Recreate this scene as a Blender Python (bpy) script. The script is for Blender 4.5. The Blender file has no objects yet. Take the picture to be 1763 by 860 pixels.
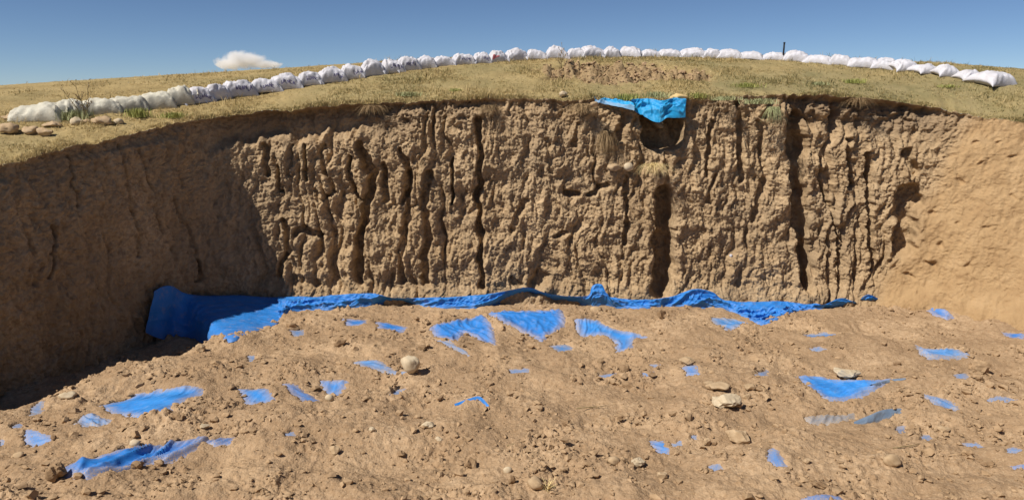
import bpy, bmesh, math, random
import numpy as np
from mathutils import Vector, Matrix

# ------------------------------------------------------------------ camera, world, sun, exposure
SC = bpy.context.scene
COL = SC.collection
W0, H0, FPX = 1763.0, 860.0, 1270.0            # photograph size and focal length in its pixels
PITCH = math.radians(12.0)
CAMZ = 4.5
cam_data = bpy.data.cameras.new("camera")
cam_data.sensor_width = 36.0
cam_data.lens = FPX / W0 * 36.0
cam_data.clip_start = 0.1
cam_data.clip_end = 20000
cam = bpy.data.objects.new("camera", cam_data)
COL.objects.link(cam)
cam.location = (0, 0, CAMZ)
cam.rotation_euler = (math.pi / 2 - PITCH, 0, 0)
SC.camera = cam

SUN_DIR = Vector((-0.72, -0.45, 1.0)).normalized()      # towards the sun
sun_elev = math.asin(SUN_DIR.z)
sun_az = math.atan2(SUN_DIR.x, SUN_DIR.y)               # from +Y towards +X
world = bpy.data.worlds.new("World")
SC.world = world
world.use_nodes = True
nt = world.node_tree
bg = nt.nodes["Background"]
sky = nt.nodes.new("ShaderNodeTexSky")
sky.sky_type = 'NISHITA'
sky.sun_disc = False
sky.sun_elevation = sun_elev
sky.sun_rotation = sun_az
sky.altitude = 1200
sky.air_density = 0.6
sky.dust_density = 0.0
sky.ozone_density = 5.0
hs = nt.nodes.new("ShaderNodeHueSaturation")
hs.inputs["Saturation"].default_value = 1.0
nt.links.new(sky.outputs[0], hs.inputs["Color"])
nt.links.new(hs.outputs[0], bg.inputs["Color"])
bg.inputs["Strength"].default_value = 0.072
sun_data = bpy.data.lights.new("sun", 'SUN')
sun_data.energy = 5.0
sun_data.angle = math.radians(0.53)
sun_data.color = (1.0, 0.94, 0.85)
sun = bpy.data.objects.new("sun", sun_data)
COL.objects.link(sun)
sun.rotation_euler = SUN_DIR.to_track_quat('Z', 'Y').to_euler()
sun.location = SUN_DIR * 60
SC.view_settings.view_transform = 'Standard'
SC.view_settings.look = 'None'
SC.view_settings.exposure = 0.12
SC.view_settings.gamma = 1.0
SC.view_settings.use_curve_mapping = False
SC.render.engine = 'CYCLES'
SC.cycles.max_bounces = 8
SC.cycles.diffuse_bounces = 2
SC.cycles.volume_bounces = 6

# ------------------------------------------------------------------ helpers
rnd = random.Random(7)
RNG = np.random.RandomState(11)
CT, ST = math.cos(PITCH), math.sin(PITCH)

def ray(px, py):
    """direction (per unit of depth along the view axis) of a photograph pixel"""
    dx = (px - W0 / 2) / FPX
    dy = (H0 / 2 - py) / FPX
    return np.array([dx, CT + dy * ST, -ST + dy * CT])

_P = np.random.RandomState(3).permutation(4096).astype(np.int64)
_G = np.random.RandomState(4).uniform(0, 2 * math.pi, 4096)
_GX, _GY = np.cos(_G), np.sin(_G)

def perlin(x, y, seed=0):
    x = np.asarray(x, float); y = np.asarray(y, float)
    xi = np.floor(x).astype(np.int64); yi = np.floor(y).astype(np.int64)
    xf = x - xi; yf = y - yi
    u = xf * xf * xf * (xf * (xf * 6 - 15) + 10)
    v = yf * yf * yf * (yf * (yf * 6 - 15) + 10)
    def g(ix, iy, fx, fy):
        h = _P[(_P[(ix + seed * 131) & 4095] + iy) & 4095]
        return _GX[h] * fx + _GY[h] * fy
    a = g(xi, yi, xf, yf); b = g(xi + 1, yi, xf - 1, yf)
    c = g(xi, yi + 1, xf, yf - 1); d = g(xi + 1, yi + 1, xf - 1, yf - 1)
    return 1.5 * ((a + u * (b - a)) * (1 - v) + (c + u * (d - c)) * v)

def fbm(x, y, seed=0, oct=4, gain=0.5, lac=2.03):
    r = 0; a = 1.0
    for i in range(oct):
        r = r + a * perlin(x, y, seed + i * 7)
        x = np.asarray(x) * lac; y = np.asarray(y) * lac; a *= gain
    return r

def billow(x, y, seed=0, oct=3, gain=0.5):
    r = 0; a = 1.0
    for i in range(oct):
        r = r + a * (np.abs(perlin(x, y, seed + i * 5)) - 0.25)
        x = np.asarray(x) * 2.03; y = np.asarray(y) * 2.03; a *= gain
    return r

def sstep(a, b, x):
    t = np.clip((np.asarray(x, float) - a) / (b - a), 0, 1)
    return t * t * (3 - 2 * t)

def mesh_np(name, verts, faces, smooth=True):
    """faces: int array (n,3) or (n,4)"""
    verts = np.asarray(verts, np.float32); faces = np.asarray(faces, np.int32)
    me = bpy.data.meshes.new(name)
    n, k = faces.shape
    me.vertices.add(len(verts)); me.vertices.foreach_set("co", verts.ravel())
    me.loops.add(n * k); me.loops.foreach_set("vertex_index", faces.ravel())
    me.polygons.add(n)
    me.polygons.foreach_set("loop_start", np.arange(0, n * k, k, dtype=np.int32))
    me.polygons.foreach_set("loop_total", np.full(n, k, np.int32))
    me.polygons.foreach_set("use_smooth", np.full(n, smooth, bool))
    me.update(calc_edges=True)
    return me

def grid_faces(nr, nc, mask=None, flip=False):
    i = np.arange((nr - 1) * (nc - 1)); r = i // (nc - 1); c = i % (nc - 1)
    a = r * nc + c
    f = np.stack([a, a + 1, a + nc + 1, a + nc], 1)
    if flip: f = f[:, ::-1]
    if mask is not None:
        m = mask.ravel(); f = f[m[f].all(1)]
    return f

def attr(me, name, vals):
    at = me.attributes.new(name, 'FLOAT', 'POINT')
    at.data.foreach_set("value", np.asarray(vals, np.float32).ravel())

def obj(name, me, mat=None, parent=None, kind=None, label=None, cat=None, group=None, loc=None):
    o = bpy.data.objects.new(name, me)
    COL.objects.link(o)
    if mat is not None and me is not None and len(me.materials) == 0: me.materials.append(mat)
    if parent is not None: o.parent = parent
    if loc is not None: o.location = loc
    tag(o, label, cat, group, kind)
    return o

def tag(o, label=None, cat=None, group=None, kind=None):
    if label: o["label"] = label
    if cat: o["category"] = cat
    if group: o["group"] = group
    if kind: o["kind"] = kind

def catmull(P, n_per, closed=False):
    P = np.asarray(P, float); out = []
    Q = np.vstack([2 * P[0] - P[1], P, 2 * P[-1] - P[-2]])
    for i in range(1, len(Q) - 2):
        p0, p1, p2, p3 = Q[i - 1], Q[i], Q[i + 1], Q[i + 2]
        t = np.linspace(0, 1, n_per, endpoint=False)[:, None]
        out.append(0.5 * (2 * p1 + (p2 - p0) * t + (2 * p0 - 5 * p1 + 4 * p2 - p3) * t ** 2 + (3 * p1 - p0 - 3 * p2 + p3) * t ** 3))
    out.append(P[-1:])
    return np.vstack(out)

# ------------------------------------------------------------------ materials
class NT:
    def __init__(s, name):
        s.m = bpy.data.materials.new(name); s.m.use_nodes = True
        s.t = s.m.node_tree; s.b = s.t.nodes["Principled BSDF"]
        s.b.inputs["Roughness"].default_value = 0.95
        s.b.inputs["Specular IOR Level"].default_value = 0.1
        s.co = s.t.nodes.new("ShaderNodeTexCoord").outputs["Object"]
    def noise(s, scale, detail=4, rough=0.55, vec=None, dist=0.0):
        n = s.t.nodes.new("ShaderNodeTexNoise"); n.inputs["Scale"].default_value = scale
        n.inputs["Detail"].default_value = detail; n.inputs["Roughness"].default_value = rough
        n.inputs["Distortion"].default_value = dist
        s.t.links.new(vec or s.co, n.inputs["Vector"]); return n.outputs["Fac"]
    def vor(s, scale, vec=None):
        n = s.t.nodes.new("ShaderNodeTexVoronoi"); n.inputs["Scale"].default_value = scale
        s.t.links.new(vec or s.co, n.inputs["Vector"]); return n.outputs["Distance"]
    def mapping(s, sc):
        n = s.t.nodes.new("ShaderNodeMapping"); n.inputs["Scale"].default_value = sc
        s.t.links.new(s.co, n.inputs["Vector"]); return n.outputs[0]
    def attr(s, name):
        n = s.t.nodes.new("ShaderNodeAttribute"); n.attribute_name = name; return n.outputs["Fac"]
    def ramp(s, fac, stops):
        n = s.t.nodes.new("ShaderNodeValToRGB"); e = n.color_ramp.elements
        while len(e) < len(stops): e.new(0.5)
        for i, (p, c) in enumerate(stops):
            e[i].position = p; e[i].color = tuple(c) + (1,) if len(c) == 3 else c
        s.t.links.new(fac, n.inputs[0]); return n.outputs[0]
    def mix(s, fac, a, b, mode='MIX'):
        n = s.t.nodes.new("ShaderNodeMix"); n.data_type = 'RGBA'; n.blend_type = mode
        for k, v in ((0, fac), (6, a), (7, b)):
            if isinstance(v, (int, float)): n.inputs[k].default_value = v
            elif isinstance(v, (tuple, list)): n.inputs[k].default_value = tuple(v) + (1,)
            else: s.t.links.new(v, n.inputs[k])
        return n.outputs[2]
    def math(s, op, a, b=None, clamp=False):
        n = s.t.nodes.new("ShaderNodeMath"); n.operation = op; n.use_clamp = clamp
        for k, v in ((0, a), (1, b)):
            if v is None: continue
            if isinstance(v, (int, float)): n.inputs[k].default_value = v
            else: s.t.links.new(v, n.inputs[k])
        return n.outputs[0]
    def maprange(s, v, a, b, c=0.0, d=1.0):
        n = s.t.nodes.new("ShaderNodeMapRange")
        s.t.links.new(v, n.inputs[0])
        for i, q in enumerate((a, b, c, d)): n.inputs[i + 1].default_value = q
        return n.outputs[0]
    def color(s, c):
        if isinstance(c, tuple): s.b.inputs["Base Color"].default_value = c + (1,)
        else: s.t.links.new(c, s.b.inputs["Base Color"])
    def bump(s, h, strength=0.5, dist=0.02):
        n = s.t.nodes.new("ShaderNodeBump"); n.inputs["Strength"].default_value = strength
        n.inputs["Distance"].default_value = dist
        s.t.links.new(h, n.inputs["Height"]); s.t.links.new(n.outputs[0], s.b.inputs["Normal"])


def mat_floor():
    m = NT("soil_floor")
    c = m.ramp(m.noise(0.9, 6, 0.6), [(0.32, (0.31, 0.208, 0.122)), (0.48, (0.365, 0.248, 0.148)), (0.55, (0.43, 0.298, 0.18)), (0.68, (0.52, 0.37, 0.23))])
    c = m.mix(m.maprange(m.noise(14, 5, 0.65), 0.40, 0.70), c, (0.285, 0.182, 0.10))
    c = m.mix(m.maprange(m.noise(38, 3, 0.6), 0.58, 0.72), c, (0.50, 0.36, 0.22))
    c = m.mix(m.maprange(m.noise(0.45, 3, 0.5), 0.52, 0.68, 0, 0.45), c, (0.44, 0.30, 0.175))
    m.color(c)
    h = m.math('ADD', m.noise(24, 4, 0.6), m.math('MULTIPLY', m.vor(34), 0.5))
    m.bump(h, 0.55, 0.032)
    return m.m

def mat_wall():
    m = NT("soil_wall")
    v = m.mapping((1.0, 1.0, 0.35))
    c = m.ramp(m.noise(1.3, 6, 0.6, v), [(0.28, (0.375, 0.26, 0.146)), (0.5, (0.49, 0.347, 0.20)), (0.72, (0.62, 0.45, 0.268))])
    c = m.mix(m.maprange(m.noise(11, 5, 0.65), 0.42, 0.70), c, (0.31, 0.205, 0.115))
    st = m.mapping((0.4, 0.4, 4.0))
    c = m.mix(m.maprange(m.noise(1.1, 4, 0.6, st), 0.5, 0.72, 0, 0.35), c, (0.52, 0.375, 0.22))
    c = m.mix(m.maprange(m.noise(0.6, 5, 0.6), 0.48, 0.66, 0, 0.5), c, (0.37, 0.275, 0.175))
    # grey-brown humus layer plus painted overhang shade near the turf, pale loess of the slope at the end
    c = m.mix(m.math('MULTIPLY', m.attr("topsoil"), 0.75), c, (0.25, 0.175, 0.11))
    pale = m.ramp(m.noise(2.2, 6, 0.65), [(0.3, (0.40, 0.255, 0.128)), (0.55, (0.48, 0.318, 0.165)), (0.75, (0.55, 0.375, 0.205))])
    c = m.mix(m.attr("pale"), c, pale)
    m.color(c)
    h = m.math('ADD', m.noise(34, 8, 0.78), m.math('MULTIPLY', m.noise(11, 3, 0.6, v), 0.9))
    m.bump(h, 0.85, 0.04)
    return m.m

def mat_turf():
    m = NT("turf_ground")
    c = m.ramp(m.noise(1.2, 6, 0.62), [(0.32, (0.31, 0.225, 0.10)), (0.5, (0.42, 0.31, 0.14)), (0.68, (0.50, 0.375, 0.18))])
    g = m.ramp(m.noise(2.0, 5, 0.6), [(0.35, (0.25, 0.215, 0.10)), (0.65, (0.36, 0.29, 0.145))])
    c = m.mix(m.attr("green"), c, g)
    c = m.mix(m.maprange(m.noise(16, 4, 0.7), 0.5, 0.75), c, (0.26, 0.2, 0.1))
    c = m.mix(m.attr("bare"), c, m.ramp(m.noise(6, 5, 0.6), [(0.35, (0.25, 0.17, 0.09)), (0.65, (0.42, 0.30, 0.165))]))
    m.color(c)
    m.bump(m.noise(22, 6, 0.75), 0.7, 0.06)
    return m.m

def mat_grass():
    m = NT("dry_grass")
    c = m.ramp(m.attr("tone"), [(0.0, (0.12, 0.12, 0.05)), (0.35, (0.30, 0.25, 0.11)), (0.6, (0.47, 0.36, 0.165)), (1.0, (0.66, 0.52, 0.27))])
    m.color(c)
    m.b.inputs["Subsurface Weight"].default_value = 0.0
    tr = m.t.nodes.new("ShaderNodeBsdfTranslucent"); m.t.links.new(c, tr.inputs[0])
    mx = m.t.nodes.new("ShaderNodeMixShader"); mx.inputs[0].default_value = 0.25
    m.t.links.new(m.b.outputs[0], mx.inputs[1]); m.t.links.new(tr.outputs[0], mx.inputs[2])
    m.t.links.new(mx.outputs[0], m.t.nodes["Material Output"].inputs[0])
    return m.m

def mat_plain(name, stops, scale=8, rough=0.9, bump=0.3, bd=0.01, spec=0.15):
    m = NT(name)
    m.color(m.ramp(m.noise(scale, 5, 0.6), stops))
    m.b.inputs["Roughness"].default_value = rough
    m.b.inputs["Specular IOR Level"].default_value = spec
    if bump: m.bump(m.noise(scale * 5, 5, 0.65), bump, bd)
    return m.m

def mat_tarp(name, blue, light, dusty=0.5):
    m = NT(name)
    c = m.ramp(m.noise(3.0, 4, 0.6), [(0.3, blue), (0.7, light)])
    d = m.math('ADD', m.maprange(m.noise(7, 6, 0.7), 0.52, 0.80, 0, dusty), m.attr("dust"), clamp=True)
    c = m.mix(m.math('MULTIPLY', d, m.maprange(m.noise(55, 6, 0.8), 0.34, 0.60), clamp=True), c, (0.46, 0.34, 0.22))
    m.color(c)
    m.b.inputs["Roughness"].default_value = 0.55
    m.b.inputs["Specular IOR Level"].default_value = 0.35
    m.bump(m.noise(24, 4, 0.6), 0.25, 0.012)
    return m.m

def mat_bag(name, white, dirt, amount):
    m = NT(name)
    c = m.mix(m.maprange(m.noise(5, 6, 0.65), 0.42, 0.78, 0, amount), white, dirt)
    c = m.mix(m.math('MULTIPLY', m.attr("low"), m.maprange(m.noise(14, 4, 0.6), 0.3, 0.7), clamp=True), c, (0.42, 0.34, 0.25))
    m.color(c)
    m.b.inputs["Roughness"].default_value = 0.6
    m.b.inputs["Specular IOR Level"].default_value = 0.3
    m.bump(m.noise(18, 5, 0.6, dist=1.5), 0.45, 0.02)
    return m.m

M = dict(
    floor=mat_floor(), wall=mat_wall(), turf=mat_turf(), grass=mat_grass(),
    clod=mat_plain("soil_clod", [(0.3, (0.29, 0.19, 0.105)), (0.7, (0.46, 0.32, 0.19))], 9),
    clod_dark=mat_plain("dark_clod", [(0.3, (0.22, 0.14, 0.078)), (0.7, (0.36, 0.245, 0.14))], 12),
    stone=mat_plain("pale_stone", [(0.3, (0.46, 0.36, 0.235)), (0.7, (0.62, 0.52, 0.37))], 9),
    stone_tan=mat_plain("tan_stone", [(0.3, (0.36, 0.25, 0.145)), (0.7, (0.52, 0.385, 0.24))], 9),
    stone_ochre=mat_plain("ochre_stone", [(0.3, (0.52, 0.37, 0.16)), (0.7, (0.66, 0.49, 0.25))], 9),
    tarp=mat_tarp("blue_tarp", (0.015, 0.16, 0.50), (0.035, 0.22, 0.62), 0.6),
    tarp_bright=mat_tarp("bright_blue_tarp", (0.028, 0.225, 0.64), (0.06, 0.29, 0.72), 0.35),
    tarp_dusty=mat_tarp("dusty_blue_tarp", (0.05, 0.21, 0.52), (0.10, 0.27, 0.55), 0.9),
    tarp_cyan=mat_tarp("cyan_tarp", (0.01, 0.25, 0.55), (0.03, 0.36, 0.68), 0.3),
    tarp_grey=mat_tarp("faded_grey_tarp", (0.13, 0.19, 0.28), (0.22, 0.27, 0.33), 0.5),
    bag=mat_bag("white_woven_plastic", (0.60, 0.59, 0.63), (0.42, 0.39, 0.37), 0.8),
    bag_cream=mat_bag("cream_woven_plastic", (0.58, 0.55, 0.45), (0.38, 0.33, 0.24), 0.9),
    print=mat_plain("indigo_print", [(0.3, (0.07, 0.06, 0.16)), (0.7, (0.24, 0.22, 0.36))], 30, 0.6, 0),
    red=mat_plain("red_print", [(0.3, (0.62, 0.10, 0.13)), (0.7, (0.72, 0.28, 0.30))], 30, 0.6, 0),
    tie=mat_plain("grey_twine", [(0.3, (0.16, 0.14, 0.11)), (0.7, (0.3, 0.27, 0.2))], 30, 0.8, 0),
    black=mat_plain("black_metal", [(0.3, (0.012, 0.012, 0.014)), (0.7, (0.03, 0.03, 0.034))], 30, 0.5, 0),
    twig=mat_plain("dry_stalk", [(0.3, (0.16, 0.12, 0.06)), (0.7, (0.30, 0.23, 0.12))], 20, 0.9, 0),
    leaf=mat_plain("green_leaf", [(0.3, (0.22, 0.25, 0.07)), (0.7, (0.40, 0.39, 0.12))], 6, 0.8, 0),
    leaf_grey=mat_plain("grey_green_leaf", [(0.3, (0.27, 0.30, 0.15)), (0.7, (0.44, 0.43, 0.22))], 6, 0.8, 0),
    straw=mat_plain("straw", [(0.3, (0.58, 0.44, 0.20)), (0.7, (0.74, 0.58, 0.30))], 6, 0.8, 0),
    straw_brown=mat_plain("brown_straw", [(0.3, (0.24, 0.16, 0.08)), (0.7, (0.40, 0.28, 0.15))], 6, 0.8, 0),
)

# ------------------------------------------------------------------ the lie of the land
# stations along the pit's rim: foot of the wall (x, y) and its top (x, y, z)
ST_B = [(-10.6, 5.0), (-9.3, 8.6), (-8.1, 11.9), (-7.75, 12.8), (-7.3, 14.15), (-6.7, 15.15), (-5.4, 15.6), (-3, 15.62), (0, 15.65),
        (3, 15.65), (6, 15.6), (7.6, 15.45), (8.9, 14.7), (10.2, 13.2), (11.8, 10.5), (13.0, 6.0)]
ST_T = [(-11.2, 5.0, 2.7), (-9.75, 8.6, 3.05), (-8.33, 12.0, 3.34), (-7.88, 12.9, 3.53), (-7.2, 14.15, 3.74), (-6.6, 15.3, 3.93),
        (-5.5, 15.95, 4.09), (-3, 16.1, 4.28), (0, 16.15, 4.38), (3, 16.15, 4.34), (6.1, 16.15, 4.47), (8.7, 16.4, 4.28),
        (10.2, 15.9, 3.96), (12.0, 14.8, 3.75), (13.6, 11.5, 3.5), (15.0, 6.5, 3.3)]
BC = catmull(ST_B, 200); TC = catmull(ST_T, 200)
seg = np.r_[0, np.cumsum(np.linalg.norm(np.diff((BC + TC[:, :2]) / 2, axis=0), axis=1))]
S_LEN = seg[-1]

def rim(s):
    B = np.stack([np.interp(s, seg, BC[:, i]) for i in range(2)], -1)
    T = np.stack([np.interp(s, seg, TC[:, i]) for i in range(3)], -1)
    return B, T

# row of sandbags: (left, right, top, bottom) in the photograph
BAGS = [(27, 97, 179, 212), (90, 142, 171, 201), (150, 204, 169, 199), (197, 247, 164, 192), (245, 298, 159, 188), (290, 331, 149, 182),
        (327, 367, 148, 179), (357, 396, 143, 173), (391, 438, 137, 168), (437, 483, 134, 160), (471, 520, 126, 154), (516, 556, 120, 147),
        (553, 595, 114, 141), (590, 629, 111, 137), (624, 665, 102, 131), (662, 696, 102, 126), (686, 726, 94, 120), (719, 753, 94, 116),
        (749, 784, 95, 114), (781, 820, 90, 111), (817, 847, 89, 109), (845, 875, 87, 108), (871, 911, 82, 105), (907, 945, 83, 102),
        (943, 981, 80, 102), (977, 1010, 81, 100), (1000, 1046, 78, 100), (1040, 1068, 79, 98), (1066, 1107, 78, 98), (1105, 1140, 82, 96),
        (1136, 1173, 81, 96), (1171, 1216, 81, 98), (1210, 1242, 84, 101), (1236, 1276, 84, 102), (1271, 1313, 88, 103), (1314, 1351, 88, 104),
        (1349, 1388, 86, 108), (1386, 1429, 94, 110), (1428, 1463, 94, 113), (1462, 1506, 97, 117), (1502, 1538, 103, 118), (1535, 1578, 101, 122),
        (1570, 1621, 110, 130), (1609, 1651, 112, 133), (1645, 1688, 119, 142), (1680, 1748, 121, 150)]
BAG_T = ([60, 200, 340, 450, 600, 750, 900, 1050, 1200, 1350, 1500, 1620, 1715],
         [14.4, 15.2, 16.1, 17.0, 18.0, 19.0, 19.9, 20.4, 20.5, 20.0, 19.0, 17.9, 16.8])
BAG_Y = ([60, 200, 340, 450, 600, 750, 900, 1050, 1200, 1350, 1500, 1620, 1715],
         [208, 194, 177, 161, 138, 116, 104, 99, 99, 105, 117, 131, 147])

cp = []                                     # control points of the mound's surface
for i, p in enumerate(ST_T):
    cp.append(p)
for x, t, y in zip(BAG_T[0], BAG_T[1], BAG_Y[1]):
    d = ray(x, y); cp.append(tuple(d * t + np.array([0, 0, CAMZ])))
for x, t, y in [(-150, 24, 163), (0, 27, 154), (200, 28, 141), (380, 28, 133), (560, 28, 124), (760, 28, 112), (1000, 28, 103), (1250, 28, 104),
                (1450, 27, 110), (1630, 24, 116), (1763, 22, 119), (2000, 19, 150), (-250, 13, 215), (2100, 15, 190)]:
    d = ray(x, y); cp.append(tuple(d * t + np.array([0, 0, CAMZ])))
for x, y in [(-30, 5), (30, 5), (-24, 0), (26, 0)]: cp.append((x, y, 3.2))
for a in np.linspace(0.1, math.pi - 0.1, 9): cp.append((55 * math.cos(a), 12 + 50 * math.sin(a), 3.4))
cp = np.array(cp)
def _tps(r): return np.where(r > 1e-9, r * r * np.log(r + 1e-12), 0)
_n = len(cp)
_K = _tps(np.linalg.norm(cp[:, None, :2] - cp[None, :, :2], axis=2)) + np.eye(_n) * 0.3
_Pm = np.c_[np.ones(_n), cp[:, :2]]
_A = np.block([[_K, _Pm], [_Pm.T, np.zeros((3, 3))]])
_wt = np.linalg.solve(_A, np.r_[cp[:, 2], 0, 0, 0])

def mound(x, y):
    x = np.asarray(x, float); y = np.asarray(y, float)
    r = np.sqrt((x[..., None] - cp[:, 0]) ** 2 + (y[..., None] - cp[:, 1]) ** 2)
    z = _tps(r) @ _wt[:_n] + _wt[_n] + _wt[_n + 1] * x + _wt[_n + 2] * y
    R = np.hypot(x, y - 12)
    k = sstep(34, 60, R)
    return z * (1 - k) + 3.2 * k

def hit_mound(px, py, t0=11.0):
    d = ray(px, py); ts = np.arange(t0, 45, 0.03)
    P = d[None] * ts[:, None] + np.array([0, 0, CAMZ])
    below = P[:, 2] < mound(P[:, 0], P[:, 1])
    i = int(np.argmax(below)) if below.any() else len(ts) - 1
    return P[i]

# --- floor of the pit
def poly_sdf(P, x, y):
    """signed distance to a polygon, negative inside"""
    d = np.full(x.shape, 1e9); inside = np.zeros(x.shape, bool)
    n = len(P)
    for i in range(n):
        a = P[i]; b = P[(i + 1) % n]; e = b - a
        wx, wy = x - a[0], y - a[1]
        t = np.clip((wx * e[0] + wy * e[1]) / (e @ e + 1e-12), 0, 1)
        d = np.minimum(d, (wx - e[0] * t) ** 2 + (wy - e[1] * t) ** 2)
        c = ((a[1] > y) != (b[1] > y)) & (x < (b[0] - a[0]) * (y - a[1]) / (b[1] - a[1] + 1e-12) + a[0])
        inside ^= c
    return np.where(inside, -1, 1) * np.sqrt(d)

TRENCH = np.array([(-7.5, 9.7), (-6.8, 10.9), (-6.45, 11.8), (-5.75, 12.5), (-5.1, 13.75), (-4.75, 14.5), (-4.7, 16.0), (-9, 16.5), (-12, 9.0)])

def floor_smooth(x, y):
    x = np.asarray(x, float); y = np.asarray(y, float)
    z = 0.12 * fbm(x * 0.45, y * 0.6, 21, 3) + 0.065 * perlin(x * 1.1, y * 1.6, 25)
    z = z * (1 - 0.75 * sstep(14.0, 15.4, y))
    z = z + 0.10 * np.exp(-((x + 5.5) ** 2 / 3.0 + (y - 11.4) ** 2 / 0.5)) + 0.12 * np.exp(-((x + 4.6) ** 2 / 3.5 + (y - 9.6) ** 2 / 0.35))
    z = z + 0.16 * np.exp(-((x - 0.3) ** 2 / 2.0 + (y - 14.25) ** 2 / 0.18))
    z = z + 0.55 * sstep(0, 2.4, x * 0.62 + y * 0.78 - 16.35) * sstep(6.5, 9, x)       # talus under the pale slope
    z = z - 0.38 * sstep(0.0, 0.55, -poly_sdf(TRENCH, x, y))
    bank = sstep(6.2, 0.2, y) * 2.9
    return z + bank

def floor_detail(x, y):
    z = 0.034 * billow(x * 1.9, y * 2.2, 31, 2) + 0.016 * fbm(x * 4.5, y * 4.5, 37, 4, 0.62)
    rough = sstep(0.0, 0.5, fbm(x * 0.8, y * 1.1, 41, 3))
    z = z + (0.20 + 0.80 * rough) * 0.095 * np.maximum(0, billow(x * 7, y * 7, 43, 3, 0.65))
    z = z + 0.015 * (0.35 + rough) * fbm(x * 20, y * 20, 47, 2)
    z = z + 0.030 * sstep(-0.1, 0.4, fbm(x * 1.3, y * 1.6, 50, 2)) * np.maximum(0, perlin(x * 13, y * 13, 51) - 0.12)
    n = fbm(x * 3.1, y * 3.4, 49, 3) * 2.4
    f = np.floor(n); z = z + 0.010 * (f + sstep(0.75, 1.0, n - f)) / 1.2
    return z

def hit_floor(px, py):
    d = ray(px, py); ts = np.arange(6.5, 18.5, 0.02)
    P = d[None] * ts[:, None] + np.array([0, 0, CAMZ])
    below = P[:, 2] < floor_smooth(P[:, 0], P[:, 1])
    i = int(np.argmax(below)) if below.any() else len(ts) - 1
    return P[i]

def hit_wall(px, py):
    """(s, height) on the undisturbed wall face"""
    d = ray(px, py)
    s = np.linspace(0, S_LEN, 2400)
    B, T = rim(s)
    h = np.linspace(-0.05, 1.0, 140)[:, None]
    X = B[None, :, 0] * (1 - h) + T[None, :, 0] * h
    Y = B[None, :, 1] * (1 - h) + T[None, :, 1] * h
    Z = T[None, :, 2] * h - CAMZ
    dep = Y * CT - Z * ST
    u = X / dep * FPX + W0 / 2; v = H0 / 2 - (Y * ST + Z * CT) / dep * FPX
    e = (u - px) ** 2 + (v - py) ** 2
    e = np.where(dep > 3, e, 1e9)
    k = int(np.argmin(e)); hi, si = divmod(k, e.shape[1])
    return s[si], h[hi, 0] * T[si, 2], np.array([X[hi, si], Y[hi, si], Z[hi, si] + CAMZ])

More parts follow.
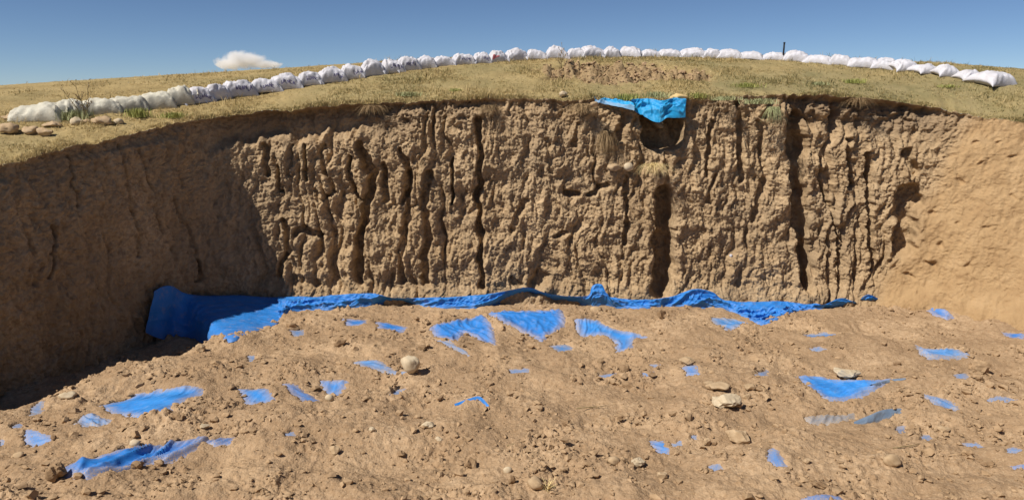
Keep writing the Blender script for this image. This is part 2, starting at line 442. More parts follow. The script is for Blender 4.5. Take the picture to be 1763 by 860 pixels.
# ------------------------------------------------------------------ tarps lying in the soil: outlines read off the photograph
# (points, material, label, fold strength, fold direction in degrees)
PATCHES = [
    ([(175, 698), (235, 679), (270, 672), (345, 669), (347, 676), (312, 690), (292, 707), (238, 718), (200, 711)], 'tarp_bright',
     "broad smooth bright blue tarp patch below the shadow edge", 0.5, 60),
    ([(104, 808), (175, 788), (205, 778), (290, 765), (355, 755), (334, 775), (292, 794), (250, 800), (182, 811), (150, 824), (120, 819)], 'tarp',
     "long ruffled blue tarp strip nearest the lower corner, crossed by folds", 1.6, 55),
    ([(352, 757), (402, 753), (398, 763), (372, 769), (360, 764)], 'tarp', "small crumpled blue tarp scrap at the tip of the ruffled strip", 1.2, 55),
    ([(46, 739), (92, 754), (76, 764), (58, 770), (46, 760)], 'tarp_bright', "small bright blue tarp triangle near the picture's left edge", 0.4, 30),
    ([(133, 729), (150, 716), (164, 716), (192, 727), (170, 733), (150, 734)], 'tarp_dusty', "dusty greyish blue tarp scrap below the broad bright patch", 1.2, -20),
    ([(55, 702), (72, 690), (74, 700), (62, 716), (54, 716)], 'tarp_dusty', "faint dusty tarp scrap beside the shadow edge near the left margin", 0.4, 0),
    ([(20, 733), (36, 728), (44, 736), (26, 739)], 'tarp_dusty', "tiny faded tarp scrap just above the bright triangle", 0.4, 0),
    ([(0, 757), (8, 757), (7, 765), (0, 768)], 'tarp_dusty', "tiny tarp scrap cut by the picture's left edge", 0.4, 0),
    ([(414, 670), (455, 668), (472, 689), (430, 697)], 'tarp_bright', "four-cornered bright blue tarp patch, first of three in a short row", 0.4, 80),
    ([(488, 661), (505, 660), (549, 689), (540, 693), (525, 692)], 'tarp', "narrow slanting blue tarp strip, middle of three in a short row", 0.4, -30),
    ([(553, 657), (598, 656), (590, 668), (578, 682), (566, 678)], 'tarp_bright', "pointed bright blue tarp triangle, last of three in a short row", 0.5, 80),
    ([(591, 548), (631, 551), (630, 557), (600, 561)], 'tarp', "small blue tarp wedge below the folded edge, left one of two", 0.4, 0),
    ([(647, 554), (672, 558), (702, 564), (690, 572), (655, 566)], 'tarp', "small blue tarp wedge below the folded edge, right one of two", 0.6, 0),
    ([(611, 623), (640, 619), (664, 629), (700, 640), (690, 646), (660, 639), (622, 630)], 'tarp_dusty', "thin dusty blue tarp strip ending at the round boulder", 0.6, -15),
    ([(741, 563), (790, 550), (832, 543), (846, 560), (854, 595), (838, 590), (818, 579), (800, 573), (785, 589), (757, 582)], 'tarp',
     "fan-shaped blue tarp patch in mid pit, the one with dust combed over it", 0.9, -60),
    ([(838, 540), (900, 536), (966, 534), (970, 562), (948, 574), (932, 588), (916, 578), (890, 564), (860, 554)], 'tarp',
     "widest fan-shaped blue tarp patch in mid pit with fine slanting folds", 1.0, -55),
    ([(742, 585), (775, 588), (790, 598), (806, 612), (790, 604), (768, 593)], 'tarp_dusty', "thin curled tail of dusty tarp under the combed fan patch", 0.6, -30),
    ([(992, 550), (1028, 551), (1058, 567), (1112, 580), (1090, 584), (1086, 600), (1064, 605), (1058, 586), (1040, 576), (1000, 578)], 'tarp_bright',
     "branching bright blue tarp patch with a stubby downward leg", 0.6, 70),
    ([(498, 568), (522, 567), (522, 576), (508, 579)], 'tarp_dusty', "tiny dusty tarp scrap below the corner sheet", 0.3, 0),
    ([(427, 612), (442, 611), (441, 620), (430, 622)], 'tarp_dusty', "tiny pale tarp scrap near the shadow edge", 0.3, 0),
    ([(668, 679), (684, 670), (698, 669), (684, 681)], 'tarp_dusty', "tiny pale blue scrap below the round boulder", 0.3, 0),
    ([(1176, 631), (1198, 629), (1204, 645), (1184, 646)], 'tarp_bright', "small bright blue patch under the flat stone in mid pit", 0.4, 0),
    ([(1372, 650), (1400, 648), (1442, 656), (1500, 656), (1532, 653), (1505, 670), (1480, 684), (1450, 690), (1425, 688), (1400, 672)], 'tarp_bright',
     "large blue tarp patch weighed down by the angular stone slab", 0.9, 20),
    ([(1390, 722), (1420, 716), (1470, 714), (1466, 721), (1430, 728), (1396, 731)], 'tarp_grey', "flat dusty grey-blue strip beside the raised grey fold", 1.0, 70),
    ([(1117, 758), (1150, 756), (1160, 768), (1150, 783), (1136, 781)], 'tarp_bright', "small bright blue kite-shaped patch in the foreground soil", 0.5, -60),
    ([(1156, 762), (1176, 756), (1174, 768), (1160, 769)], 'tarp_dusty', "tiny blue scrap touching the kite-shaped patch", 0.5, 20),
    ([(1186, 750), (1200, 746), (1199, 756), (1188, 757)], 'tarp_dusty', "tiny blue scrap a little beyond the kite-shaped patch", 0.5, 20),
    ([(1322, 776), (1334, 771), (1353, 800), (1342, 804), (1323, 792)], 'tarp_bright', "small upright blue wedge alone in the foreground", 0.4, 60),
    ([(1577, 594), (1590, 602), (1640, 601), (1668, 612), (1622, 617), (1600, 619), (1585, 609)], 'tarp_dusty', "dusty blue patch with a dark fold below the pale slope", 1.2, -10),
    ([(1589, 526), (1610, 524), (1640, 546), (1630, 551), (1606, 540)], 'tarp', "blue patch with dark creases at the foot of the pale slope", 1.4, -35),
    ([(1540, 521), (1556, 519), (1560, 527), (1546, 529)], 'tarp_dusty', "faint blue scrap where back wall meets pale slope", 0.4, 0),
    ([(1726, 572), (1763, 575), (1763, 583), (1734, 580)], 'tarp', "narrow blue strip cut by the right edge under the slope", 0.8, 0),
    ([(1588, 680), (1616, 684), (1652, 698), (1640, 706), (1612, 696)], 'tarp_dusty', "slanting dusty blue patch right of the weighted patch", 1.0, -25),
    ([(1695, 687), (1720, 683), (1752, 689), (1730, 693)], 'tarp_dusty', "thin hazy blue strip farther right of the slanting patch", 0.6, 0),
    ([(1384, 858), (1410, 853), (1444, 855), (1452, 864), (1390, 866)], 'tarp', "blue tarp sliver cut by the bottom edge", 0.8, 0),
    ([(874, 636), (910, 634), (908, 641), (880, 642)], 'tarp_dusty', "faint dusty scrap in the middle of the floor", 0.3, 0),
    ([(1028, 646), (1060, 641), (1056, 649), (1034, 650)], 'tarp_dusty', "faint dusty scrap, leftmost of the trio in mid pit", 0.3, 0),
    ([(1104, 641), (1128, 638), (1124, 648), (1108, 648)], 'tarp_dusty', "faint dusty scrap, nearest of the trio in mid pit", 0.3, 0),
    ([(1118, 627), (1138, 626), (1132, 632), (1120, 633)], 'tarp_dusty', "faint dusty scrap, farthest of the trio in mid pit", 0.3, 0),
    ([(1302, 641), (1321, 637), (1320, 647), (1306, 648)], 'tarp_dusty', "tiny blue scrap left of the weighted patch", 0.3, 0),
    ([(1643, 645), (1666, 642), (1662, 651), (1646, 652)], 'tarp_dusty', "tiny blue scrap beside the soil-covered hump", 0.3, 0),
    ([(1542, 734), (1558, 733), (1560, 745), (1546, 746)], 'tarp_dusty', "tiny scrap among clods, below the raised grey fold", 0.3, 0),
    ([(1584, 748), (1604, 746), (1600, 757), (1588, 758)], 'tarp_dusty', "tiny scrap among clods, farther right below the raised fold", 0.3, 0),
    ([(1655, 764), (1680, 761), (1698, 769), (1676, 772)], 'tarp_dusty', "thin blue scrap in the lower right soil", 0.6, -10),
    ([(1726, 772), (1745, 770), (1763, 774), (1763, 779), (1740, 779)], 'tarp_dusty', "thin blue scrap cut by the right edge, upper one", 0.6, -10),
    ([(1736, 803), (1763, 797), (1763, 806), (1744, 809)], 'tarp', "thin blue scrap cut by the right edge, lower one", 0.6, -10),
    ([(1220, 800), (1240, 797), (1246, 808), (1228, 811)], 'tarp_dusty', "nearly buried scrap below the kite-shaped patch", 0.3, 0),
    ([(488, 745), (506, 742), (508, 750), (494, 752)], 'tarp_dusty', "nearly buried scrap below the row of three patches", 0.3, 0),
    ([(1224, 547), (1262, 549), (1288, 556), (1272, 563), (1250, 568)], 'tarp_dusty', "faded slanting patch just below the bunched sheet", 0.6, -40),
    ([(1384, 575), (1420, 572), (1446, 574), (1424, 579), (1390, 580)], 'tarp_dusty', "long faint strip below the wall's dark bundle", 0.3, 0),
    ([(1392, 600), (1410, 596), (1424, 601), (1404, 605)], 'tarp_dusty', "tiny faint scrap below the long faint strip", 0.3, 0),
    ([(948, 596), (972, 592), (986, 600), (966, 606)], 'tarp_dusty', "almost buried scrap below the widest fan", 0.3, 0),
]
patch_world = []
for pts, mt, lab, fs, fd in PATCHES:
    patch_world.append(np.array([hit_floor(px, py)[:2] for px, py in pts]))

# sheet along the foot of the back wall: upper and lower edge in the photograph
FOOT_TOP = [(266, 503), (280, 496), (294, 495), (304, 500), (318, 507), (350, 511), (410, 510), (440, 512), (480, 513), (520, 511), (545, 512), (600, 507), (640, 506),
            (680, 513), (740, 513), (800, 511), (850, 506), (880, 500), (910, 496), (950, 507), (1008, 511), (1020, 494), (1036, 492), (1044, 512), (1100, 517),
            (1150, 513), (1180, 503), (1202, 499), (1226, 505), (1252, 519), (1300, 521), (1345, 520), (1380, 524), (1414, 525)]
FOOT_BOT = [(252, 563), (264, 568), (280, 573), (304, 578), (335, 581), (385, 580), (425, 570), (456, 562), (480, 553), (497, 538), (545, 532), (590, 530), (640, 525),
            (690, 520), (730, 526), (790, 530), (840, 526), (880, 515), (915, 511), (950, 518), (1006, 523), (1024, 526), (1044, 526), (1060, 528), (1110, 529),
            (1150, 526), (1190, 528), (1225, 528), (1245, 530), (1268, 538), (1306, 554), (1340, 546), (1380, 533), (1416, 531)]

def foot_curves():
    tp, bt = [], []
    for (a, b) in zip(FOOT_TOP, FOOT_BOT):
        p = hit_floor(*b)
        if b[0] < 330:                       # the sheet's end stays in front of the side wall
            w = hit_wall(*b)[2]; tw = w[1] * CT - (w[2] - CAMZ) * ST - 0.24
            if tw < p[1] * CT - (p[2] - CAMZ) * ST: p = ray(*b) * tw + np.array([0, 0, CAMZ])
        bt.append(p)
        d = ray(*a)
        s, h, q = hit_wall(a[0], a[1])
        t = q[1] * CT - (q[2] - CAMZ) * ST - (0.26 if a[0] > 330 else 0.17)
        f = hit_floor(*a); t = min(t, f[1] * CT - (f[2] - CAMZ) * ST)
        tp.append(d * t + np.array([0, 0, CAMZ]))
    return np.array(tp), np.array(bt)
F_TOP, F_BOT = foot_curves()

def floor_full(x, y):
    zs = floor_smooth(x, y)
    z = zs + floor_detail(x, y)
    wob = 0.045 * fbm(x * 9, y * 9, 53, 3, 0.7)
    for P in patch_world:
        lo, hi = P.min(0) - 0.4, P.max(0) + 0.4
        m = (x > lo[0]) & (x < hi[0]) & (y > lo[1]) & (y < hi[1])
        if not m.any(): continue
        size = min(1.0, np.linalg.norm(P.max(0) - P.min(0)) / 0.7)
        d = poly_sdf(P, x[m], y[m]) - 0.035 * size + wob[m] * (0.5 + 0.7 * size)
        inn = sstep(0.015, -0.05, d)
        rimh = sstep(0.22, 0.03, d)
        zz = np.maximum(z[m], zs[m] + 0.004) * rimh + z[m] * (1 - rimh) + 0.010 * rimh * (1 - inn)
        z[m] = zz * (1 - inn) + (zs[m] - 0.06) * inn
    # trough under the sheet at the wall's foot
    P = np.vstack([F_BOT[:, :2], F_TOP[::-1, :2]])
    m = (y > 12.6)
    d = poly_sdf(P, x[m], y[m]) + wob[m] * 0.8
    inn = sstep(0.02, -0.06, d)
    z[m] = z[m] * (1 - inn) + (zs[m] - 0.07 - 0.12 * sstep(-0.08, -0.5, d)) * inn
    return z

# ------------------------------------------------------------------ structure: pit floor
def build_floor():
    nc, nr = 900, 470
    yy = np.r_[np.array([-60, -30, -14, -8, -5, -3, -1.5, 0, 1, 2, 3, 4, 4.8, 5.5, 6.1, 6.6, 6.9, 7.1]),
               7.25 + (16.7 - 7.25) * (np.linspace(0, 1, nr) ** 1.12)]
    a = np.linspace(-1, 1, nc)
    a = a * 0.86 + 0.14 * a ** 3
    half = np.where(yy > 4, 2.6 + 0.76 * np.maximum(yy, 7) + 0.3, 0) + np.where(yy <= 4, 8.2 + (4 - yy) * 2, 0)
    half = np.maximum(half, 8.2)
    X = a[None] * half[:, None] + np.where(yy > 4, 0.6, 0)[:, None]
    Y = np.repeat(yy[:, None], nc, 1)
    X = X + 0.004 * RNG.randn(*X.shape) * (Y > 7); 
    Z = floor_full(X, Y)
    me = mesh_np("pit_floor", np.stack([X, Y, Z], -1).reshape(-1, 3), grid_faces(len(yy), nc))
    o = obj("ground", me, M['floor'], kind="structure", label="trampled tan soil floor of the excavation pit")
    return X, Y, Z
FX, FY, FZ = build_floor()

def floor_z(x, y):
    return float(floor_full(np.array([float(x)]), np.array([float(y)]))[0])

# ------------------------------------------------------------------ structure: earth wall
GROOVES = [  # polyline in the photograph, half width (m), depth (m)
    ([(822, 205), (828, 270), (822, 340), (828, 400), (826, 450), (830, 492)], 0.10, 0.34),
    ([(735, 300), (730, 350), (736, 400), (730, 450), (733, 492)], 0.08, 0.28),
    ([(700, 300), (704, 350), (690, 420), (692, 490)], 0.06, 0.16),
    ([(620, 250), (640, 300), (632, 350), (622, 400), (616, 440), (620, 485)], 0.11, 0.32),
    ([(660, 285), (664, 345)], 0.07, 0.22), ([(690, 260), (710, 320), (690, 350)], 0.07, 0.20),
    ([(600, 270), (606, 330), (622, 345)], 0.07, 0.24), ([(780, 270), (778, 350)], 0.05, 0.20),
    ([(525, 250), (522, 310)], 0.06, 0.20), ([(555, 250), (560, 300)], 0.05, 0.16), ([(480, 290), (484, 330)], 0.06, 0.2),
    ([(500, 250), (498, 300)], 0.05, 0.16), ([(455, 250), (460, 300)], 0.05, 0.15),
    ([(490, 380), (494, 430), (480, 470)], 0.10, 0.24),
    ([(508, 404), (524, 394), (548, 404)], 0.10, 0.20), ([(538, 328), (552, 352), (568, 338)], 0.08, 0.13), ([(560, 300), (574, 330)], 0.05, 0.14), ([(505, 480), (545, 488)], 0.10, 0.14),
    ([(1114, 200), (1124, 240), (1156, 244), (1168, 200)], 0.20, 0.62, 1), ([(1140, 200), (1140, 236)], 0.34, 0.10, 1),
    ([(1142, 338), (1148, 380), (1141, 420), (1145, 460), (1136, 498)], 0.17, 0.50),
    ([(1146, 268), (1150, 300), (1146, 335)], 0.10, 0.16), ([(1146, 355), (1146, 375)], 0.20, 0.12), ([(1140, 420), (1144, 450)], 0.20, 0.10),
    ([(1372, 205), (1378, 250), (1372, 310), (1380, 360), (1384, 410), (1388, 460), (1390, 490)], 0.14, 0.42),
    ([(1368, 225), (1372, 260)], 0.20, 0.25),
    ([(1415, 270), (1418, 320), (1440, 390), (1446, 470)], 0.06, 0.20),
    ([(1462, 240), (1466, 320)], 0.06, 0.20), ([(1496, 265), (1496, 350), (1500, 440), (1502, 465)], 0.07, 0.24),
    ([(1566, 262), (1570, 300)], 0.08, 0.26), ([(1562, 330), (1570, 350), (1560, 365)], 0.17, 0.40), ([(1556, 395), (1555, 425)], 0.17, 0.42),
    ([(1225, 210), (1222, 260), (1214, 300)], 0.06, 0.16), ([(1272, 180), (1276, 240), (1280, 310)], 0.07, 0.18),
    ([(1310, 210), (1318, 300), (1300, 380)], 0.07, 0.15), ([(1232, 300), (1218, 350)], 0.06, 0.14),
    ([(1078, 300), (1080, 360), (1076, 420)], 0.045, 0.15),
    ([(1015, 338), (1050, 320)], 0.09, 0.20), ([(975, 330), (1000, 335)], 0.10, 0.16),
    ([(960, 405), (975, 402)], 0.07, 0.14), ([(1030, 402), (1050, 408), (1072, 403)], 0.06, 0.05), ([(930, 480), (920, 492)], 0.14, 0.26), ([(885, 480), (895, 492)], 0.10, 0.16),
    ([(1195, 399), (1210, 394), (1225, 398)], 0.06, 0.06), ([(1000, 215), (990, 250)], 0.09, 0.16), ([(1075, 200), (1065, 240)], 0.10, 0.16),
    ([(940, 240), (950, 300)], 0.05, 0.10), ([(905, 345), (880, 400)], 0.07, 0.12),
    # shaded left wall
    ([(128, 265), (132, 310), (138, 355)], 0.035, 0.12), ([(95, 395), (96, 430), (88, 478)], 0.04, 0.15), ([(208, 250), (222, 310), (230, 370), (245, 440)], 0.04, 0.08),
    ([(300, 340), (330, 410), (345, 470)], 0.04, 0.10), ([(70, 460), (66, 488)], 0.04, 0.10), ([(240, 260), (262, 330), (280, 400)], 0.04, 0.07), ([(342, 450), (344, 485)], 0.05, 0.12),
]

def build_wall():
    nc, nr = 1340, 360
    # columns: fine where the photograph sees the wall, coarse beyond
    s_lin = np.linspace(0, S_LEN, 6000)
    B, T = rim(s_lin)
    mid = (B + T[:, :2]) / 2
    dist = np.hypot(mid[:, 0], mid[:, 1])
    inview = (np.abs(mid[:, 0] / np.maximum(mid[:, 1], 1)) < 0.80)
    dens = np.where(inview, 16.0 / dist, 0.12)
    cs = np.r_[0, np.cumsum((dens[1:] + dens[:-1]) / 2 * np.diff(s_lin))]
    s = np.interp(np.linspace(0, cs[-1], nc), cs, s_lin)
    B, T = rim(s)
    dB = np.gradient((B + T[:, :2]) / 2, s, axis=0)
    for k in range(2):                                    # smooth tangents
        ker = np.ones(31) / 31
        dB[:, k] = np.convolve(np.pad(dB[:, k], 15, mode='edge'), ker, 'valid')
    tn = dB / np.linalg.norm(dB, axis=1, keepdims=True)
    out = np.stack([-tn[:, 1], tn[:, 0]], 1)              # away from the pit
    v = np.linspace(0, 1, nr)
    V, S = np.meshgrid(v, s, indexing='ij')
    zt = T[None, :, 2] + (0.035 * fbm(s * 1.7, s * 0 + 3.1, 61, 4) + 0.022 * fbm(s * 7, s * 0 + 1.7, 62, 3, 0.7))[None]
    h0 = -0.60
    Hh = h0 + (zt - h0) * V
    frac = np.clip(Hh / zt, -0.2, 1)
    PX = B[None, :, 0] + (T[None, :, 0] - B[None, :, 0]) * frac
    PY = B[None, :, 1] + (T[None, :, 1] - B[None, :, 1]) * frac
    s_a = hit_wall(430, 330)[0]; s_b = hit_wall(835, 330)[0]; s_c = hit_wall(1345, 330)[0]; s_d = hit_wall(1590, 330)[0]; s_e = hit_wall(650, 330)[0]
    left = sstep(s_a + 0.2, s_a - 0.3, S)
    pale = sstep(s_d - 0.15, s_d + 0.30, S + 0.30 * perlin(Hh * 1.1, S * 0 + 2, 63) + 0.22 * (2 - Hh))
    flute = np.clip(sstep(s_a - 0.2, s_a + 0.2, S) * (0.38 + 0.62 * sstep(s_b + 0.3, s_b - 0.3, S) + 0.5 * sstep(s_c - 0.3, s_c + 0.3, S)), 0, 1)
    patch = sstep(-0.30, 0.35, fbm(S * 0.75, Hh * 0.6, 64, 3))
    flute = flute * (1 - pale) * (0.25 + 0.75 * patch)
    face = (1 - pale) * (1 - 0.30 * left)
    # runnels and buttresses
    wx = S + 0.20 * fbm(S * 1.1, Hh * 1.0, 65, 3)
    rid = 1 - np.abs(perlin(wx * 1.7, Hh * 0.22, 67)) * 2.2
    D = 0.21 * np.maximum(rid, 0) ** 3 * (0.30 + 0.70 * flute) * (1 - pale)
    rid2 = 1 - np.abs(perlin(wx * 3.6 + 5, Hh * 0.75, 69)) * 2.0
    D = D + 0.085 * np.maximum(rid2, 0) ** 3 * (0.12 + 0.88 * flute) * (1 - pale)
    rid3 = 1 - np.abs(perlin(wx * 7.5 + 9, Hh * 2.6, 71)) * 2.0
    D = D + 0.026 * np.maximum(rid3, 0) ** 3 * face * (0.35 + 0.65 * sstep(-0.2, 0.3, perlin(S * 1.6, Hh * 1.6, 70)))
    rid4 = 1 - np.abs(perlin(wx * 16 + 3, Hh * 5.0, 72)) * 2.0
    D = D + 0.013 * np.maximum(rid4, 0) ** 2 * face
    # lumps, broken faces of soil blocks
    D = D - 0.070 * billow(S * 2.5, Hh * 1.25, 73, 4, 0.55) * (0.35 + 0.65 * face) * (1 - 0.6 * pale)
    D = D + 0.08 * fbm(S * 0.8, Hh * 0.7, 77, 3) * (1 - 0.5 * pale)
    D = D + 0.036 * fbm(wx * 5.5, Hh * 3.6, 79, 4, 0.66) * (0.25 + 0.75 * face)
    nq = fbm(wx * 3.4 + 0.15 * perlin(S * 9, Hh * 5, 80), Hh * 1.4, 81, 3) * 3.0
    fq = np.floor(nq); D = D + 0.034 * (fq + sstep(0.72, 1.0, nq - fq)) / 1.6 * face
    nq = fbm(wx * 8 + 7, Hh * 3.2, 82, 2) * 2.4
    fq = np.floor(nq); D = D + 0.017 * (fq + sstep(0.7, 1.0, nq - fq)) / 1.3 * face
    D = D + 0.021 * fbm(S * 19, Hh * 15, 83, 3, 0.8) * (0.35 + 0.65 * face)
    # little ledges
    D = D + 0.035 * perlin(S * 0.9, Hh * 4.5 + 0.6 * perlin(S * 0.7, Hh * 0.5, 85), 87) * face
    # slanting slip marks on the shaded wall
    D = D + left * 0.06 * np.maximum(0, 1 - np.abs(perlin((S - 0.45 * (4 - Hh)) * 1.6, Hh * 0.25, 88)) * 2.4) ** 2
    # the topsoil stands steeper and darker, undercut below the turf; lip shade adds to its tone
    rel = zt - Hh
    band = sstep(s_a - 1.5, s_a, S) * sstep(s_e + 0.6, s_e - 0.5, S)
    band1 = sstep(s_e - 0.6, s_e + 0.2, S) * sstep(s_b + 0.3, s_b - 0.4, S)
    band2 = sstep(s_c - 0.2, s_c + 0.2, S) * sstep(s_d + 0.5, s_d - 0.5, S)
    dep = 0.52 + 0.16 * fbm(S * 1.6, S * 0, 89, 3) + 0.10 * fbm(S * 5, S * 0, 90, 2)
    inset = band * sstep(dep + 0.20, dep - 0.05, rel)
    D = D * (1 - 0.65 * inset) + 0.36 * inset * sstep(0.0, 0.07, rel)
    D = D + 0.14 * band2 * sstep(dep + 0.35, dep, rel) * sstep(0.0, 0.12, rel)
    D = D + (0.05 + 0.07 * band1 + 0.05 * band2) * (1 - pale) * sstep(0.30, 0.12, rel) * sstep(0.0, 0.07, rel)
    crumb = sstep(0.75, 0.25, rel) * (1 - pale) * (0.35 + 0.65 * np.maximum(band1, band2))
    D = D + crumb * (0.075 * fbm(S * 5, Hh * 6, 104, 3, 0.7) - 0.05 * billow(S * 9, Hh * 9, 106, 2))
    D = D * np.where(rel < 0.07, 0.55 + 0.45 * sstep(0.0, 0.07, rel), 1) + 0.03 * fbm(S * 8, S * 0 + 4, 108, 3) * sstep(0.12, 0, rel)
    # crumbling foot
    foot = sstep(0.55, 0.0, Hh) * (1 - 0.9 * left)
    D = D * (1 - 0.45 * foot) - 0.22 * foot * (0.7 + 0.6 * fbm(S * 1.5, Hh, 91, 3))
    # named clefts and hollows
    wob_s = 0.07 * fbm(S * 2.2, Hh * 2.6, 93, 3); wob_h = 0.06 * fbm(S * 2, Hh * 2, 95, 2)
    gr = np.random.RandomState(71)
    for pts, hw, dp, *sharp in GROOVES:
        if hw < 0.12: hw *= gr.uniform(0.5, 1.0); dp *= gr.uniform(0.7, 1.15)
        Q = np.array([hit_wall(px, py)[:2] for px, py in pts])
        m0 = (s > Q[:, 0].min() - hw * 3 - 0.2) & (s < Q[:, 0].max() + hw * 3 + 0.2)
        idx = np.where(m0)[0]
        if len(idx) == 0: continue
        sl = slice(idx[0], idx[-1] + 1)
        xs = S[:, sl] + wob_s[:, sl]; hs_ = Hh[:, sl] + wob_h[:, sl]
        d = np.full(xs.shape, 1e9)
        for a, b in zip(Q[:-1], Q[1:]):
            e = b - a; wx_, wy_ = xs - a[0], hs_ - a[1]
            t = np.clip((wx_ * e[0] + wy_ * e[1]) / (e @ e + 1e-9), 0, 1)
            d = np.minimum(d, np.hypot(wx_ - e[0] * t, wy_ - e[1] * t))
        D[:, sl] += dp * (sstep(hw * 1.08, hw * 0.86, d) if sharp else sstep(hw * 1.45, hw * 0.65, d))
        D[:, sl] -= 0.10 * dp * np.exp(-((d - hw * 1.9) / (hw * 0.6)) ** 2)
    # pale slope: a gentle trowelled dig surface
    pit = np.maximum(0, perlin(S * 3.1, Hh * 3.6, 98) - 0.52) * sstep(-0.1, 0.4, perlin(S * 0.6, Hh * 0.6, 100))
    D = D + pale * (0.06 * fbm(S * 0.9, Hh * 0.9, 97, 3) + 0.022 * fbm(S * 3.6, Hh * 2.2, 99, 4, 0.6) + 0.012 * fbm(S * 12, Hh * 10, 101, 3, 0.65) + 0.45 * pit
                    - 0.03 * billow(S * 5, Hh * 4, 102, 3, 0.6) + 0.025 * sstep(0.10, 0.0, np.abs(Hh - 1.95 - 0.18 * perlin(S * 2.5, S * 0, 107))) * sstep(0.0, 0.4, perlin(S * 1.9, Hh, 109)))
    edge0 = (V >= 1)
    PX = PX + out[None, :, 0] * D; PY = PY + out[None, :, 1] * D
    Zz = Hh + 0.012 * fbm(S * 9, Hh * 9, 103, 2) * (V < 1)
    # the turf edge hangs over raggedly
    me = mesh_np("earth_wall", np.stack([PX, PY, Zz], -1).reshape(-1, 3), grid_faces(nr, nc))
    zone = np.clip(0.15 + 0.55 * band + 0.55 * band1 + 0.85 * band2, 0, 1)  # topsoil colour, deepened along band and band1 to paint the overhang's shade
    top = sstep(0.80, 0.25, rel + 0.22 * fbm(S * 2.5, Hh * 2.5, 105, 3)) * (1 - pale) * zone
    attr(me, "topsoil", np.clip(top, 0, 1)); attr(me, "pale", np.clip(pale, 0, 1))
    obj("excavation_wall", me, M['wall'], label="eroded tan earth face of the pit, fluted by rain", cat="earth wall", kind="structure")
    lip = np.stack([PX[-1], PY[-1], Zz[-1]], -1)
    return s, lip, out, dict(PX=PX, PY=PY, Z=Zz, S=S, H=Hh, s=s)
WS, LIP, OUT, WALL = build_wall()

def wall_point(px, py):
    """the built wall's surface point nearest a photograph pixel, with the direction into the pit"""
    PX, PY, Z = WALL['PX'], WALL['PY'], WALL['Z'] - CAMZ
    dep = PY * CT - Z * ST
    u = PX / dep * FPX + W0 / 2; v = H0 / 2 - (PY * ST + Z * CT) / dep * FPX
    e = np.where(dep > 3, (u - px) ** 2 + (v - py) ** 2, 1e9)
    cand = np.where(e < 9)
    if len(cand[0]): j = np.argmin(dep[cand]); r, c = cand[0][j], cand[1][j]
    else: r, c = np.unravel_index(int(np.argmin(e)), e.shape)
    return Vector((PX[r, c], PY[r, c], WALL['Z'][r, c])), Vector((-OUT[c, 0], -OUT[c, 1], 0))

# ------------------------------------------------------------------ structure: turf mound behind the wall
def bare_mask(x, y):
    """crumbled spoil strip in mid mound, trodden soil by the end bag"""
    z = mound(x, y) - CAMZ
    a = np.exp(-(((x - 2.5) / 2.2) ** 2 + ((y - 18.7) / 1.5) ** 2) * 1.3)
    b = np.exp(-(((x - 4.3) / 0.8) ** 2 + ((y - 18.3) / 1.0) ** 2) * 1.3)
    c = np.exp(-(((x - 13.4) / 1.1) ** 2 + ((y - 17.6) / 0.9) ** 2))
    m = np.maximum(np.maximum(a, 0.8 * b), c) + 0.22 * fbm(x * 1.6, y * 1.6, 111, 3)
    return sstep(0.35, 0.62, m)

def green_mask(x, y):
    g = 0.35 + 0.45 * sstep(1, 8, x) + 0.55 * fbm(x * 0.35, y * 0.5, 113, 3)
    g = g + 0.5 * np.exp(-((x + 2.3) ** 2 / 0.8 + (y - 17.6) ** 2 / 1.0)) - 0.3 * sstep(-4, -8, x)
    return np.clip(g, 0, 1)

def build_mound():
    step = 2
    L = LIP[::step]; O = OUT[::step]; ss = WS[::step]
    O = O.copy()
    for k in range(2):
        ker = np.ones(61) / 61
        O[:, k] = np.convolve(np.pad(O[:, k], 30, mode='edge'), ker, 'valid')
    O /= np.linalg.norm(O, axis=1, keepdims=True)
    d = np.r_[0, np.linspace(0.03, 6.5, 120), 6.5 + 28 * np.linspace(0.02, 1, 40) ** 1.4, 60, 140, 400, 1200, 4000]
    X = L[None, :, 0] + O[None, :, 0] * d[:, None]; Y = L[None, :, 1] + O[None, :, 1] * d[:, None]
    shp = X.shape
    Z = mound(X.ravel(), Y.ravel()).reshape(shp)
    near = np.exp(-d / 12.0)[:, None]
    bare = bare_mask(X, Y)
    Z = Z + near * (0.030 * fbm(X * 1.3, Y * 1.3, 115, 3) + 0.018 * fbm(X * 6, Y * 6, 117, 3))
    Z = Z + bare * (0.42 * np.abs(perlin(X * 2.4, Y * 2.0, 119)) + 0.22 * np.abs(perlin(X * 5.5, Y * 4.5, 118)) + 0.07 * fbm(X * 11, Y * 9, 120, 2) - 0.28)
    k = sstep(0, 0.6, d)[:, None]
    Z = Z * k + (L[None, :, 2] + (Z - Z[0:1]) * 1.0) * (1 - k)
    Z[0] = L[:, 2]
    far = sstep(100, 400, d)[:, None]
    Z = Z * (1 - far) + 3.0 * far
    me = mesh_np("mound", np.stack([X, Y, Z], -1).reshape(-1, 3), grid_faces(*shp))
    attr(me, "bare", bare); attr(me, "green", green_mask(X, Y))
    obj("terrain", me, M['turf'], kind="structure", label="dry turf mound rising behind the pit")
    return X, Y, Z, d, ss
MX, MY, MZ, MD, MS = build_mound()

